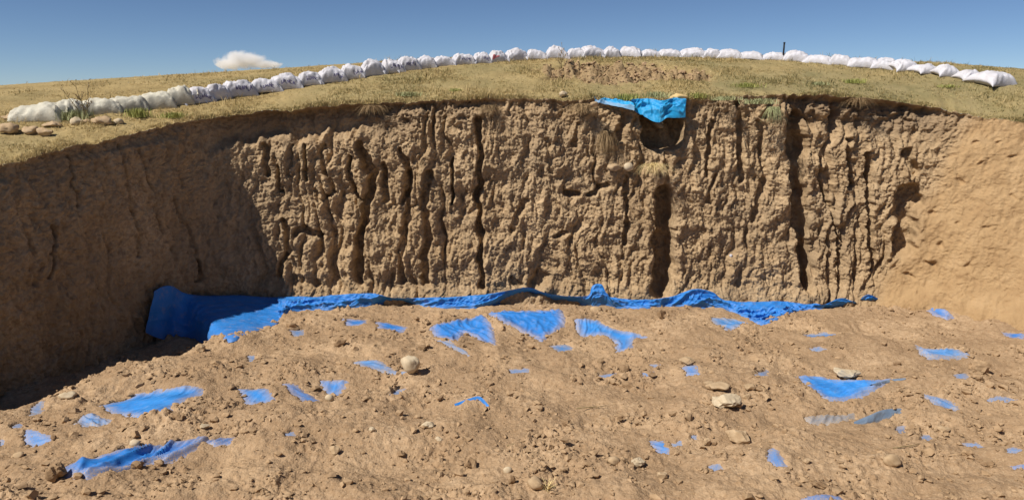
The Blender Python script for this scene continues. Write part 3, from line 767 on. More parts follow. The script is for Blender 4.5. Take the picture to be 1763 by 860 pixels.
# ------------------------------------------------------------------ clumps of blades (grass, tufts, weeds)
def blades(base, height, width, lean, tone, segs=1, seed=0):
    """one leaf-sized bent triangle pair per base point -> verts, faces, tone"""
    r = np.random.RandomState(seed); n = len(base)
    a = r.uniform(0, 2 * math.pi, n); la = r.uniform(0, 2 * math.pi, n)
    w = np.stack([np.cos(a), np.sin(a), 0 * a], 1) * width[:, None] * 0.5
    ld = np.stack([np.cos(la), np.sin(la), 0 * la], 1) * (lean * height)[:, None]
    up = np.array([0, 0, 1.0])
    mid = base + ld * 0.35 + up * (height * 0.6)[:, None]
    tip = base + ld + up * (height * (1 - 0.25 * lean))[:, None]
    V = np.stack([base - w, base + w, mid + w * 0.7, mid - w * 0.7, tip], 1).reshape(-1, 3)
    i = np.arange(n)[:, None] * 5
    F = np.concatenate([i + np.array([[0, 1, 2]]), i + np.array([[0, 2, 3]]), i + np.array([[3, 2, 4]])], 0)
    return V, F, np.repeat(tone, 5)

def build_grass():
    r = np.random.RandomState(5)
    n = 30000
    vis = (MX[0] / np.maximum(MY[0], 1) > -0.80) & (MX[0] / np.maximum(MY[0], 1) < 0.80)
    cols = np.where(vis)[0]
    cw = np.gradient(MS)[cols] * np.hypot(MX[0][cols], MY[0][cols]) ** 0; cw = cw / cw.sum()
    def samp(n, dmax, power):
        c = r.choice(cols, n, p=cw); dd = dmax * r.rand(n) ** power
        fi = np.interp(dd, MD, np.arange(len(MD))); i0 = fi.astype(int); f = fi - i0
        c1 = np.minimum(c + 1, MX.shape[1] - 1); g = r.rand(n)
        def L(A):
            p = A[i0, c] * (1 - f) + A[i0 + 1, c] * f; q = A[i0, c1] * (1 - f) + A[i0 + 1, c1] * f
            return p * (1 - g) + q * g
        return np.stack([L(MX), L(MY), L(MZ)], 1), dd
    p1, d1 = samp(46000, 6.0, 1.0); p2, d2 = samp(8000, 22.0, 0.8); p3, d3 = samp(7000, 0.16, 1.0)
    P = np.vstack([p1, p2, p3]); dd = np.r_[d1, d2, d3]
    den = 0.45 + 0.9 * fbm(P[:, 0] * 0.9, P[:, 1] * 0.9, 121, 3) + 0.25
    keep = (r.rand(len(P)) < np.clip(den, 0.12, 1)) & (r.rand(len(P)) > 0.93 * bare_mask(P[:, 0], P[:, 1]))
    P = P[keep]; dd = dd[keep]
    k = 4
    base = np.repeat(P, k, 0) + r.randn(len(P) * k, 3) * np.array([0.022, 0.022, 0])
    base[:, 2] -= 0.01
    g = green_mask(base[:, 0], base[:, 1])
    tall = np.clip(0.55 + 0.8 * fbm(base[:, 0] * 0.7, base[:, 1] * 0.7, 123, 3), 0.25, 1.3)
    h = (0.035 + 0.075 * r.rand(len(base))) * tall * np.where(np.repeat(dd, k) < 0.14, 1.25, 1) * np.repeat(np.where(r.rand(len(P)) < 0.06, 2.2, 1.0), k)
    w = 0.007 + 0.008 * r.rand(len(base))
    tone = np.clip(0.86 - 0.50 * g + 0.22 * r.randn(len(base)) + 0.25 * np.repeat(r.randn(len(P)), k), 0, 1)
    V, F, t = blades(base, h, w, 0.35 + 0.6 * r.rand(len(base)), tone, seed=6)
    me = mesh_np("grass", V, F, smooth=False); attr(me, "tone", t)
    obj("grass", me, M['grass'], kind="stuff", label="short dry yellow-green grass covering the mound")
build_grass()

# ------------------------------------------------------------------ stones and clods
def ico(sub):
    bm = bmesh.new(); bmesh.ops.create_icosphere(bm, subdivisions=sub, radius=1.0)
    bm.verts.ensure_lookup_table()
    V = np.array([v.co[:] for v in bm.verts]); F = np.array([[v.index for v in f.verts] for f in bm.faces]); bm.free()
    return V, F
ICO = {k: ico(k) for k in (1, 2, 3)}

def rock_verts(sub, seed, rough, facets=0):
    r = np.random.RandomState(seed); V, F = ICO[sub]; V = V.copy()
    for i in range(facets):
        n = r.randn(3); n /= np.linalg.norm(n); c = r.uniform(0.55, 0.85)
        ex = V @ n - c; V = V - np.maximum(ex, 0)[:, None] * n
    o = r.uniform(0, 50, 3)
    k = 1 + rough * (fbm(V[:, 0] * 1.3 + o[0] + V[:, 2] * 0.9, V[:, 1] * 1.3 + o[1] - V[:, 2] * 0.7, seed % 50 + 130, 3))
    return V * k[:, None], F

def scatter_clods():
    r = np.random.RandomState(17); V0, F0 = ICO[1]
    shapes = [rock_verts(1, 200 + i, 0.8, 4)[0] for i in range(14)]
    n = 44000
    y = 7.0 + 9.0 * r.rand(n) ** 1.15; x = (r.rand(n) * 2 - 1) * (2.4 + 0.76 * y) + 0.4
    dens = 1.1 * fbm(x * 0.8, y * 1.1, 41, 3) + 0.5 * fbm(x * 3, y * 3, 143, 2)
    keep = r.rand(n) < np.clip(0.36 + 0.85 * dens, 0.10, 1)
    xb = np.interp(y, BC[:600, 1][np.argsort(BC[:600, 1])], BC[:600, 0][np.argsort(BC[:600, 1])])
    keep &= (x > xb + 0.05)
    for P in patch_world:
        lo, hi = P.min(0) - 0.1, P.max(0) + 0.1
        m = (x > lo[0]) & (x < hi[0]) & (y > lo[1]) & (y < hi[1])
        if m.any():
            idx = np.where(m)[0]
            d = poly_sdf(P, x[idx], y[idx]); keep[idx[(d < -0.07) & (r.rand(len(idx)) < 0.95)]] = False; keep[idx[(d >= -0.07) & (d < 0.0) & (r.rand(len(idx)) < 0.35)]] = False
    d = poly_sdf(np.vstack([F_BOT[:, :2], F_TOP[::-1, :2]]), x, y); keep &= d > 0.05
    x, y = x[keep], y[keep]; n = len(x)
    z = floor_full(x, y)
    size = np.clip(0.0105 * np.exp(0.74 * r.randn(n)) * (0.85 + 0.5 * (r.rand(n) < 0.3)), 0.006, 0.062)
    vs, fs, tones = [], [], []
    nv = len(V0)
    for i in range(n):
        a = r.uniform(0, 6.28); c, s_ = math.cos(a), math.sin(a)
        q = shapes[i % 14] * np.array([1.0 + 0.5 * r.rand(), 1.0, 0.55 + 0.3 * r.rand()]) * size[i]
        q = np.stack([q[:, 0] * c - q[:, 1] * s_, q[:, 0] * s_ + q[:, 1] * c, q[:, 2]], 1)
        vs.append(q + np.array([x[i], y[i], z[i] + size[i] * 0.38])); fs.append(F0 + i * nv)
    me = mesh_np("clods", np.vstack(vs), np.vstack(fs), smooth=False)
    obj("soil_crumbs", me, M['clod'], kind="stuff", label="small clods and crumbs of soil strewn over the pit floor")
    # crumbs on the bare strip of the mound
    bare = bare_mask(MX[:110], MY[:110]); cand = np.argwhere((bare > 0.35) & (MX[:110] < 7)); cand = cand[r.permutation(len(cand))[:1500]]
    vs, fs = [], []
    for i, (a_, b_) in enumerate(cand):
        sz = min(0.065, 0.017 * math.exp(0.65 * r.randn()))
        q = shapes[i % 14] * np.array([1.2, 1.0, 0.75]) * sz
        a = r.uniform(0, 6.28); c, s_ = math.cos(a), math.sin(a)
        q = np.stack([q[:, 0] * c - q[:, 1] * s_, q[:, 0] * s_ + q[:, 1] * c, q[:, 2]], 1)
        vs.append(q + np.array([MX[a_, b_], MY[a_, b_], MZ[a_, b_] + sz * 0.25])); fs.append(F0 + i * nv)
    me = mesh_np("mound_clods", np.vstack(vs), np.vstack(fs), smooth=False)
    obj("spoil_rubble", me, M['clod'], kind="stuff", label="crumbly spoil clods in the bare strip below the sandbags")
scatter_clods()

STONES = [  # x, bottom y, width, height in the photograph, facets, material, sink, label
    (705, 648, 37, 31, 1, 'stone', .12, "round pale boulder at the end of the thin tarp strip"),
    (1462, 659, 58, 21, 6, 'stone', .05, "angular pale slab lying on the large tarp patch"),
    (1241, 678, 50, 17, 2, 'stone_tan', .25, "flat oval stone behind the palest stone of its group"),
    (1254, 707, 57, 27, 5, 'stone', .10, "palest notched stone in the group right of mid floor"),
    (1293, 676, 26, 11, 4, 'stone_tan', .2, "thin tan stone lying farthest right in the pale stone group"),
    (1288, 690, 20, 12, 3, 'stone_tan', .2, "small tan stone between the thin one and the palest one"),
    (1222, 664, 20, 9, 3, 'stone_tan', .3, "small half-buried stone behind the flat oval stone"),
    (1278, 766, 52, 26, 5, 'stone_tan', .3, "long brownish wedge stone in the foreground below the pale group"),
    (1692, 645, 40, 24, 1, 'clod', .25, "rounded soil-covered hump near the right edge"),
    (1186, 629, 36, 12, 4, 'stone_tan', .1, "flat tan stone resting above the small bright patch"),
    (1028, 539, 25, 13, 1, 'stone_tan', .15, "rounded tan stone below the tarp's upright hump"),
    (1138, 553, 17, 16, 5, 'clod_dark', .1, "dark angular clod between the branching patch and the wall"),
    (1085, 672, 29, 15, 5, 'clod_dark', .1, "dark wedge-shaped clod alone in mid floor"),
    (1540, 806, 36, 20, 1, 'stone_tan', .45, "pale half-buried round stone in the lower right soil"),
    (1100, 805, 28, 15, 4, 'stone', .3, "pale angular stone below the kite-shaped patch"),
    (1058, 802, 26, 14, 2, 'stone_tan', .4, "half-buried tan stone left of the pale angular one"),
    (1141, 827, 20, 16, 4, 'stone_tan', .2, "small broken tan stone below the pale angular one"),
    (975, 737, 23, 15, 5, 'clod_dark', .1, "dark clod left of centre in the lower floor"),
    (1068, 729, 15, 12, 5, 'clod_dark', .1, "small peaked dark clod beside a twig"),
    (882, 834, 15, 22, 3, 'clod_dark', .15, "small upright dark stone near the bottom edge"),
    (874, 814, 17, 14, 1, 'stone', .2, "small round pale stone behind the upright dark one"),
    (566, 692, 17, 14, 1, 'stone', .1, "small round stone under the pointed tarp triangle"),
    (575, 788, 22, 16, 3, 'stone_tan', .2, "tan stone with a dark underside in the lower left floor"),
    (735, 738, 26, 13, 4, 'stone', .2, "pale wedge stone in the lower middle floor"),
    (231, 773, 24, 11, 2, 'stone', .2, "small pale flat stone above the ruffled strip"),
    (93, 832, 38, 30, 6, 'clod_dark', .1, "dark jagged clod at the near end of the ruffled strip"),
    (112, 688, 32, 10, 2, 'stone', .3, "pale flat stone on the edge of the wall's shadow"),
    (345, 609, 20, 16, 3, 'stone_tan', .1, "grey-tan round stone on the shadow edge below the corner sheet"),
    (371, 633, 26, 13, 5, 'clod', .1, "wedge-shaped clod in sun near the shadow edge"),
    (148, 630, 16, 15, 1, 'stone_tan', .1, "round stone lying in the deep shade"),
    (808, 810, 32, 22, 6, 'clod_dark', .15, "dark lumpy clod with bits of twig near the bottom middle"),
    (921, 848, 34, 22, 1, 'stone_tan', .4, "pale half-buried stone beside the dry sprout"),
    (1413, 845, 28, 15, 6, 'clod_dark', .1, "thin leaning dark shard near the bottom edge"),
    (1668, 789, 22, 12, 5, 'clod', .1, "brown shard in the lower right soil"),
    (1704, 806, 30, 13, 5, 'clod_dark', .1, "dark flat clod near the lower right corner"),
    (1626, 748, 24, 11, 3, 'stone_tan', .15, "small flat stone right of the two tiny scraps"),
    (1352, 748, 14, 9, 4, 'clod', .1, "small clod between the long wedge stone and the raised fold"),
    (1218, 770, 14, 16, 3, 'stone_tan', .15, "small upright stone left of the long wedge stone"),
    (1395, 665, 14, 9, 4, 'clod', .1, "small clod at the near corner of the weighted patch"),
    (1545, 632, 18, 9, 5, 'clod_dark', .1, "small dark shard beyond the weighted patch"),
    (1690, 660, 16, 10, 5, 'clod_dark', .1, "small dark clod in front of the soil-covered hump"),
    (470, 558, 20, 12, 3, 'clod', .1, "tan clod just right of the corner sheet"),
    (500, 566, 22, 11, 5, 'clod', .1, "tan clod below the corner sheet, right of its neighbour"),
    (585, 600, 24, 14, 6, 'clod_dark', .1, "dark crumbly clod left of the thin tarp strip"),
    (728, 604, 22, 12, 6, 'clod_dark', .1, "dark crumbly clod above the round boulder"),
    (1300, 640, 12, 8, 4, 'clod', .1, "small clod beside the tiny scrap left of the weighted patch"),
    (1076, 643, 20, 13, 6, 'clod_dark', .1, "dark clod between the three faint scraps"),
    (300, 700, 22, 12, 5, 'clod', .1, "brown clod touching the broad bright patch"),
    (305, 727, 28, 14, 6, 'clod_dark', .1, "dark clod heap below the broad bright patch"),
    (350, 742, 20, 11, 3, 'stone', .2, "pale stone between broad patch and ruffled strip"),
    (235, 812, 26, 15, 5, 'clod_dark', .1, "brown clod under the middle of the ruffled strip"),
    (270, 806, 22, 12, 4, 'clod', .1, "tan clod under the far half of the ruffled strip"),
    (92, 762, 12, 10, 4, 'clod_dark', .1, "dark clod at the tip of the bright triangle"),
    (60, 772, 10, 9, 4, 'clod_dark', .1, "dark clod under the bright triangle"),
    (1390, 800, 16, 10, 4, 'stone_tan', .2, "small tan stone in the lower right middle"),
    (1376, 838, 14, 9, 4, 'clod', .1, "small clod left of the leaning shard"),
    (640, 745, 14, 9, 3, 'stone', .2, "tiny pale stone in the lower left middle"),
    (755, 760, 16, 9, 3, 'stone', .25, "tiny pale stone right of the pale wedge stone"),
    (690, 790, 18, 10, 5, 'clod_dark', .1, "dark clod left of the bottom middle"),
    (450, 850, 18, 11, 5, 'clod_dark', .1, "dark clod near the bottom left edge"),
    (30, 790, 20, 10, 2, 'stone_tan', .3, "half-buried tan stone near the lower left margin"),
]
LIP_STONES = [
    (17, 231, 42, 21, 2, 'stone_tan', .2, "big flat stone at the left edge, below the first sandbag"),
    (54, 232, 36, 15, 2, 'stone_tan', .2, "long flat stone below the first sandbag, second from the edge"),
    (78, 236, 28, 18, 4, 'stone_tan', .15, "darker hollow stone between the two long ones"),
    (90, 220, 36, 12, 2, 'stone_tan', .25, "long pale stone half hidden under the first sandbag"),
    (133, 218, 24, 17, 2, 'stone', .2, "upright pale stone beside the tall weed"),
    (178, 217, 42, 17, 2, 'stone_tan', .15, "large rounded stone below the third sandbag"),
    (205, 216, 18, 12, 2, 'stone', .2, "small pale stone right of the large rounded one"),
    (18, 208, 34, 11, 3, 'stone_tan', .2, "dark low stone behind the big flat one"),
    (150, 216, 18, 11, 3, 'stone_tan', .2, "small stone between upright and rounded stones"),
    (970, 168, 19, 10, 4, 'stone', .1, "white flat stone on the rim left of the cyan tarp"),
    (1022, 185, 19, 11, 2, 'stone_tan', .1, "tan stone at the rim under the overgrown cyan tarp"),
    (1169, 175, 34, 15, 2, 'stone_ochre', .1, "yellowish oblong stone holding down the cyan tarp"),
]

def place_stone(P, t, w_px, h_px, facets, mat, sink, label, seed, nrm=None, group=None):
    w = w_px / FPX * t; h = h_px / FPX * t
    V, F = rock_verts(3 if w_px > 26 else 2, seed, (0.24 if facets < 2 else 0.34) * (1.6 if mat.startswith('clod') else 1), facets + 2)
    w_px *= 0.92; w *= 0.92
    V = V / np.abs(V).max(0)
    r = np.random.RandomState(seed)
    V = V * np.array([w / 2, w / 2 * r.uniform(0.65, 0.9), h / 2 / (1 - sink * 0.5)])
    a = r.uniform(-0.4, 0.4); c, s_ = math.cos(a), math.sin(a)
    V = np.stack([V[:, 0] * c - V[:, 1] * s_, V[:, 0] * s_ + V[:, 1] * c, V[:, 2]], 1)
    zmin = V[:, 2].min()
    V[:, 2] -= zmin * (1 - sink)
    me = mesh_np("stone", V, F, smooth=facets < 3 and not mat.startswith('clod'))
    o = obj("clod" if mat.startswith('clod') else "stone", me, M[mat], label=label, cat="clod" if mat.startswith('clod') else "stone",
            group=group, loc=tuple(P))
    return o
for i, (px, py, w, h, fc, mt, sk, lab) in enumerate(STONES):
    p = hit_floor(px, py - 1); p[1] += w / FPX * p[1] * 0.3
    onto = floor_z(p[0], p[1])
    inside = any(poly_sdf(P, np.array([p[0]]), np.array([p[1]]))[0] < -0.02 for P in patch_world)
    if inside: onto = float(floor_smooth(p[0], p[1])) - 0.012
    p[2] = onto - 0.006
    place_stone(p, p[1] * CT + (CAMZ - p[2]) * ST, w, h, fc, mt, sk, lab, 300 + i, group="stones and clods on the pit floor")
for i, (px, py, w, h, fc, mt, sk, lab) in enumerate(LIP_STONES):
    p = hit_mound(px, py - 2); p[2] -= 0.01
    place_stone(p, p[1] * CT, w, h, fc, mt, sk, lab, 400 + i, group="stones on the rim")
for i, (px, py, w, h, mt, lab) in enumerate([(1055, 287, 28, 14, 'stone_tan', "oblong tan stone stuck in the wall above the dry tuft's left"),
                                             (1084, 288, 20, 16, 'stone', "round banded pale stone stuck in the wall beside the oblong one"),
                                             (1256, 437, 6, 6, 'bag', "tiny white pebble stuck in the back wall")]):
    p, n = wall_point(px, py)
    o = place_stone(p - Vector((0, 0, h / FPX * 8)) + n * 0.04, 15.8, w, h, 1, mt, 0.0, lab, 450 + i, group="stones stuck in the wall")

# ------------------------------------------------------------------ tarps
def folds(x, y, strength, deg, seed):
    a = math.radians(deg); u = x * math.cos(a) + y * math.sin(a); v = -x * math.sin(a) + y * math.cos(a)
    v = v + 0.25 * perlin(u * 1.2, v * 1.2, seed)
    f = 1 - np.abs(perlin(v * 4.5, u * 0.9, seed + 1)) * 2.2
    g = 1 - np.abs(perlin(v * 10, u * 1.6, seed + 2)) * 2.2
    h_ = 1 - np.abs(perlin(v * 7 + 2 * u, u * 3.0, seed + 4)) * 2.2
    return strength * (0.044 * np.maximum(f, 0) ** 2 + 0.024 * np.maximum(g, 0) ** 2 + 0.018 * np.maximum(h_, 0) ** 2 + 0.006 * fbm(x * 5, y * 5, seed + 3, 2))

def build_patch(i):
    pts, mt, lab, fs, fd = PATCHES[i]; P = patch_world[i]
    lo, hi = P.min(0) - 0.16, P.max(0) + 0.16
    st = 0.018 if max(hi - lo) < 2.2 else 0.022
    xs = np.arange(lo[0], hi[0], st); ys = np.arange(lo[1], hi[1], st)
    X, Y = np.meshgrid(xs, ys)
    size = min(1.0, np.linalg.norm(hi - lo) / 1.0)
    d = poly_sdf(P, X, Y) - 0.035 * size
    Z = floor_smooth(X, Y) - 0.014 + folds(X, Y, fs * size, fd, 150 + i) * sstep(0.05, -0.08, d) - 0.05 * sstep(0.0, 0.09, d)
    if not hasattr(build_patch, 'c'): build_patch.c = 0
    mask = d < 0.075
    F = grid_faces(len(ys), len(xs), mask)
    used = np.unique(F); remap = np.full(X.size, -1); remap[used] = np.arange(len(used))
    V = np.stack([X, Y, Z], -1).reshape(-1, 3)[used]
    c = V.mean(0); c[2] = V[:, 2].min()
    me = mesh_np("tarp", V - c, remap[F]); attr(me, "dust", (sstep(-0.26, 0.02, d) ** 1.6 * 1.0).ravel()[used])
    obj("tarp_patch", me, M[mt], label=lab, cat="tarp", group="blue tarp showing through the soil", loc=tuple(c))
for i in range(len(PATCHES)): build_patch(i)

def sheet(name, tp, bt, mat, label, nu=500, nv=34, amp=0.035, sag=0.1, group=None, seed=0, dust=0.12):
    """cloth hung between an upper and a lower edge, with running folds"""
    k = nu // (len(tp) - 1) + 1
    A = catmull(tp, k); Bq = catmull(bt, k)
    n = len(A); L = np.r_[0, np.cumsum(np.linalg.norm(np.diff((A + Bq) / 2, axis=0), axis=1))]
    v = np.linspace(-0.06, 1.08, nv)[:, None, None]
    Pm = A[None] * (1 - v) + Bq[None] * v
    Lg = np.repeat(L[None], nv, 0); Vg = np.repeat(v[:, :, 0], n, 1)
    wid = np.linalg.norm(A - Bq, axis=1)[None]
    env = np.sin(np.clip(Vg, 0, 1) * math.pi) ** 0.7
    q = Vg * wid
    w1 = 1 - np.abs(perlin(Lg * 0.9 + 1.8 * q, q * 3.2 + 0.35 * perlin(Lg * 1.5, q * 2, seed + 9), seed + 1)) * 2.0
    w2 = 1 - np.abs(perlin(Lg * 2.6 - 3.0 * q, q * 3.6, seed + 2)) * 2.0
    w3 = fbm(Lg * 5, q * 6, seed + 3, 2)
    w4 = 1 - np.abs(perlin(Lg * 6.0 + 4.0 * q, q * 5.0, seed + 5)) * 2.2
    w5 = 1 - np.abs(perlin(Lg * 3.5 - 7.0 * q, q * 8.0 + Lg, seed + 6)) * 2.2
    bump = 0.35 * amp * (np.maximum(w4, 0) ** 2 + np.maximum(w5, 0) ** 2) + amp * (1.6 * np.maximum(w1, 0) ** 1.5 + 0.9 * np.maximum(w2, 0) ** 1.5 + 0.25 * w3)
    Pm[..., 1] -= bump * (0.35 + 0.65 * env); Pm[..., 2] += bump * 0.8 * (0.3 + 0.7 * env) - sag * wid * np.sin(np.clip(Vg, 0, 1) * math.pi) * 0.35
    Pm[0, :, 1] += 0.05; Pm[0, :, 2] -= 0.04
    Pm[-1, :, 2] -= 0.05
    V = Pm.reshape(-1, 3); c = V.mean(0); c[2] = V[:, 2].min()
    me = mesh_np(name, V - c, grid_faces(nv, n, flip=True))
    attr(me, "dust", (dust * sstep(0.75 if dust < 0.7 else -0.5, 1.0 if dust < 0.7 else 0.1, Vg)).ravel())
    return obj(name, me, M[mat], label=label, cat="tarp", group=group, loc=tuple(c))
GT = "tarps along the foot of the wall"
SPL = 9
sheet("tarp_sheet", F_TOP[:SPL + 1], F_BOT[:SPL + 1], 'tarp', "large smooth blue sheet in the shaded pit corner, its end in sun", 260, 60, 0.014, 0.12, GT, 160)
sheet("tarp_sheet", F_TOP[SPL - 1:24], F_BOT[SPL - 1:24], 'tarp', "long crumpled blue sheet along the back wall's foot with an upright hump", 760, 46, 0.050, 0.16, GT, 170)
sheet("tarp_sheet", F_TOP[23:], F_BOT[23:], 'tarp', "bunched blue sheet with a dark peak at the back wall's foot", 400, 46, 0.060, 0.2, GT, 180)

def small_sheet(tp_px, bt_px, mat, label, lift, amp, seed, nu=60, nv=16, group=GT, dust=0.2):
    bt = np.array([hit_floor(*p) for p in bt_px]); tp = []
    for a, b in zip(tp_px, bt):
        d = ray(*a); t = (b[1] + lift) / d[1]; tp.append(d * t + np.array([0, 0, CAMZ]))
    return sheet("tarp_scrap", np.array(tp), bt, mat, label, nu, nv, amp, 0.1, group, seed, dust)
small_sheet([(1400, 527), (1420, 524), (1446, 513), (1472, 520)], [(1402, 529), (1424, 530), (1448, 527), (1474, 523)], 'tarp',
            "short arched blue tarp end near the back wall's far end", -0.10, 0.03, 190)
small_sheet([(1480, 516), (1494, 507), (1512, 514)], [(1482, 520), (1496, 522), (1513, 518)], 'tarp',
            "small crumpled blue scrap beside the pale slope's foot", -0.10, 0.04, 192)
small_sheet([(1468, 726), (1500, 713), (1524, 704), (1556, 702)], [(1470, 730), (1500, 729), (1530, 720), (1556, 708)], 'tarp_grey',
            "raised grey fold of tarp casting a dark shadow, lower right", 0.10, 0.012, 194, group="blue tarp showing through the soil", dust=0.5)
small_sheet([(1500, 661), (1530, 653), (1558, 650)], [(1504, 667), (1530, 659), (1558, 654)], 'tarp_grey',
            "thin dark raised tail of the weighted patch", 0.05, 0.01, 195, group="blue tarp showing through the soil", dust=0.3)
small_sheet([(782, 695), (806, 686), (826, 682), (842, 697)], [(784, 699), (808, 694), (828, 692), (840, 703)], 'tarp',
            "little peaked blue fold with a dark slit in mid floor", 0.05, 0.012, 196, group="blue tarp showing through the soil", dust=0.3)

# cyan tarp hanging over the rim
def cyan():
    def at(px, py, t): return ray(px, py) * t + np.array([0, 0, CAMZ])
    tp = np.array([hit_mound(px, py, 14) + np.array([0, 0, 0.05]) for px, py in [(1086, 179), (1102, 176), (1120, 177), (1140, 180), (1160, 175), (1180, 177)]])
    bt = np.array([at(1088, 185, 15.75), at(1106, 194, 15.5), at(1126, 203, 15.4), at(1138, 204, 15.4), at(1150, 198, 15.45), at(1180, 197, 15.6)])
    sheet("tarp_sheet", tp, bt, 'tarp_cyan', "cyan tarp sagging over the rim above the dark hollow", 160, 30, 0.050, 0.0, None, 198, 0.0)
    tp = np.array([hit_mound(px, py, 14) + np.array([0, 0, -0.015]) for px, py in [(1022, 169), (1040, 168), (1062, 172), (1090, 179)]])
    bt = np.array([hit_mound(px, py, 14) + np.array([0, 0, -0.03]) for px, py in [(1024, 171), (1042, 173), (1060, 177), (1092, 184)]])
    sheet("tarp_sheet", tp, bt, 'tarp_cyan', "faded blue tarp overgrown with grass on the rim", 90, 16, 0.045, 0.0, None, 199, 0.5)
cyan()

# ------------------------------------------------------------------ sandbags
STROKES = {'L': [((0, 0), (0, 1)), ((0, 0), (.7, 0))], 'U': [((0, 1), (0, .1)), ((0, .1), (.7, .1)), ((.7, .1), (.7, 1))],
           'A': [((0, 0), (.35, 1)), ((.35, 1), (.7, 0)), ((.15, .4), (.55, .4))], 'N': [((0, 0), (0, 1)), ((0, 1), (.7, 0)), ((.7, 0), (.7, 1))],
           'C': [((.7, 1), (0, .9)), ((0, .9), (0, .1)), ((0, .1), (.7, 0))], 'I': [((.3, 0), (.3, 1))], 'K': [((0, 0), (0, 1)), ((0, .5), (.7, 1)), ((0, .5), (.7, 0))]}
PRINTED = {6: "LUANCK", 8: "LUANCA", 9: "LUANC", 10: "UANCA", 11: "LUANC", 12: "ANCK", 13: "LUAN", 15: "LUANCA", 16: "ANCKA", 19: "LUANC", 20: "UANC"}
RED = {21: True}
CREAM = {0, 1, 2, 3, 4, 5}
NECK = {0: 1, 5: 1, 26: 1, 4: -1}
YAW = {41: 28, 42: 34, 43: 30, 44: 36, 45: 40, 36: 8, 37: -10, 39: 12, 28: -14, 22: 8, 14: 6}

def bag_surface(L, Wd, H, seed, ear, full, tilt=False):
    r = np.random.RandomState(seed); o = r.uniform(0, 40, 2)
    tw = r.uniform(-0.10, 0.10); asym = r.uniform(-0.34, -0.05) if tilt else r.uniform(-0.2, 0.2); sagx = r.uniform(-0.3, 0.3)
    def f(a, b, top=True, off=0.0):
        a = np.asarray(a, float); b = np.asarray(b, float)
        p = 2.0 + full
        ea = np.clip(1 - np.abs(a) ** p, 0, 1); eb = np.clip(1 - np.abs(b) ** p, 0, 1)
        th = (ea * eb) ** 0.52 * (1 + asym * a) * (1 + sagx * 0.4 * np.sin(a * 2.5 + o[0]))
        x = a * L / 2 * (1 - ear * (1 - b * b) * np.abs(a)); y = b * Wd / 2 * (1 - ear * 1.2 * (1 - a * a) * np.abs(b))
        cr = (np.abs(a) * np.abs(b)) ** 2
        z0 = H * (0.36 - 0.26 * cr - 0.10 * np.abs(b) ** 3)
        ang = np.arctan2(b, a)
        rad = np.sqrt(a * a + b * b)
        wr = 0.11 * np.sin(ang * 13 + 4 * perlin(a * 1.5 + o[0], b * 1.5 + o[1], seed % 40)) * sstep(0.5, 1.1, rad) * (ea * eb) ** 0.25
        wr = wr + 0.16 * fbm(a * 1.4 + o[0], b * 1.4 + o[1], seed % 37, 3) * (ea * eb) ** 0.3
        wr = wr + 0.15 * (1 - 2 * np.abs(perlin(a * 3 + o[1], b * 2 + o[0], seed % 31))) * (ea * eb) ** 0.3
        if top: z = z0 + H * (0.64 * th + wr * 0.8) + off
        else: z = np.maximum(z0 - H * 0.40 * th, 0.0)
        return np.stack([x, y + tw * x, z], -1)
    return f

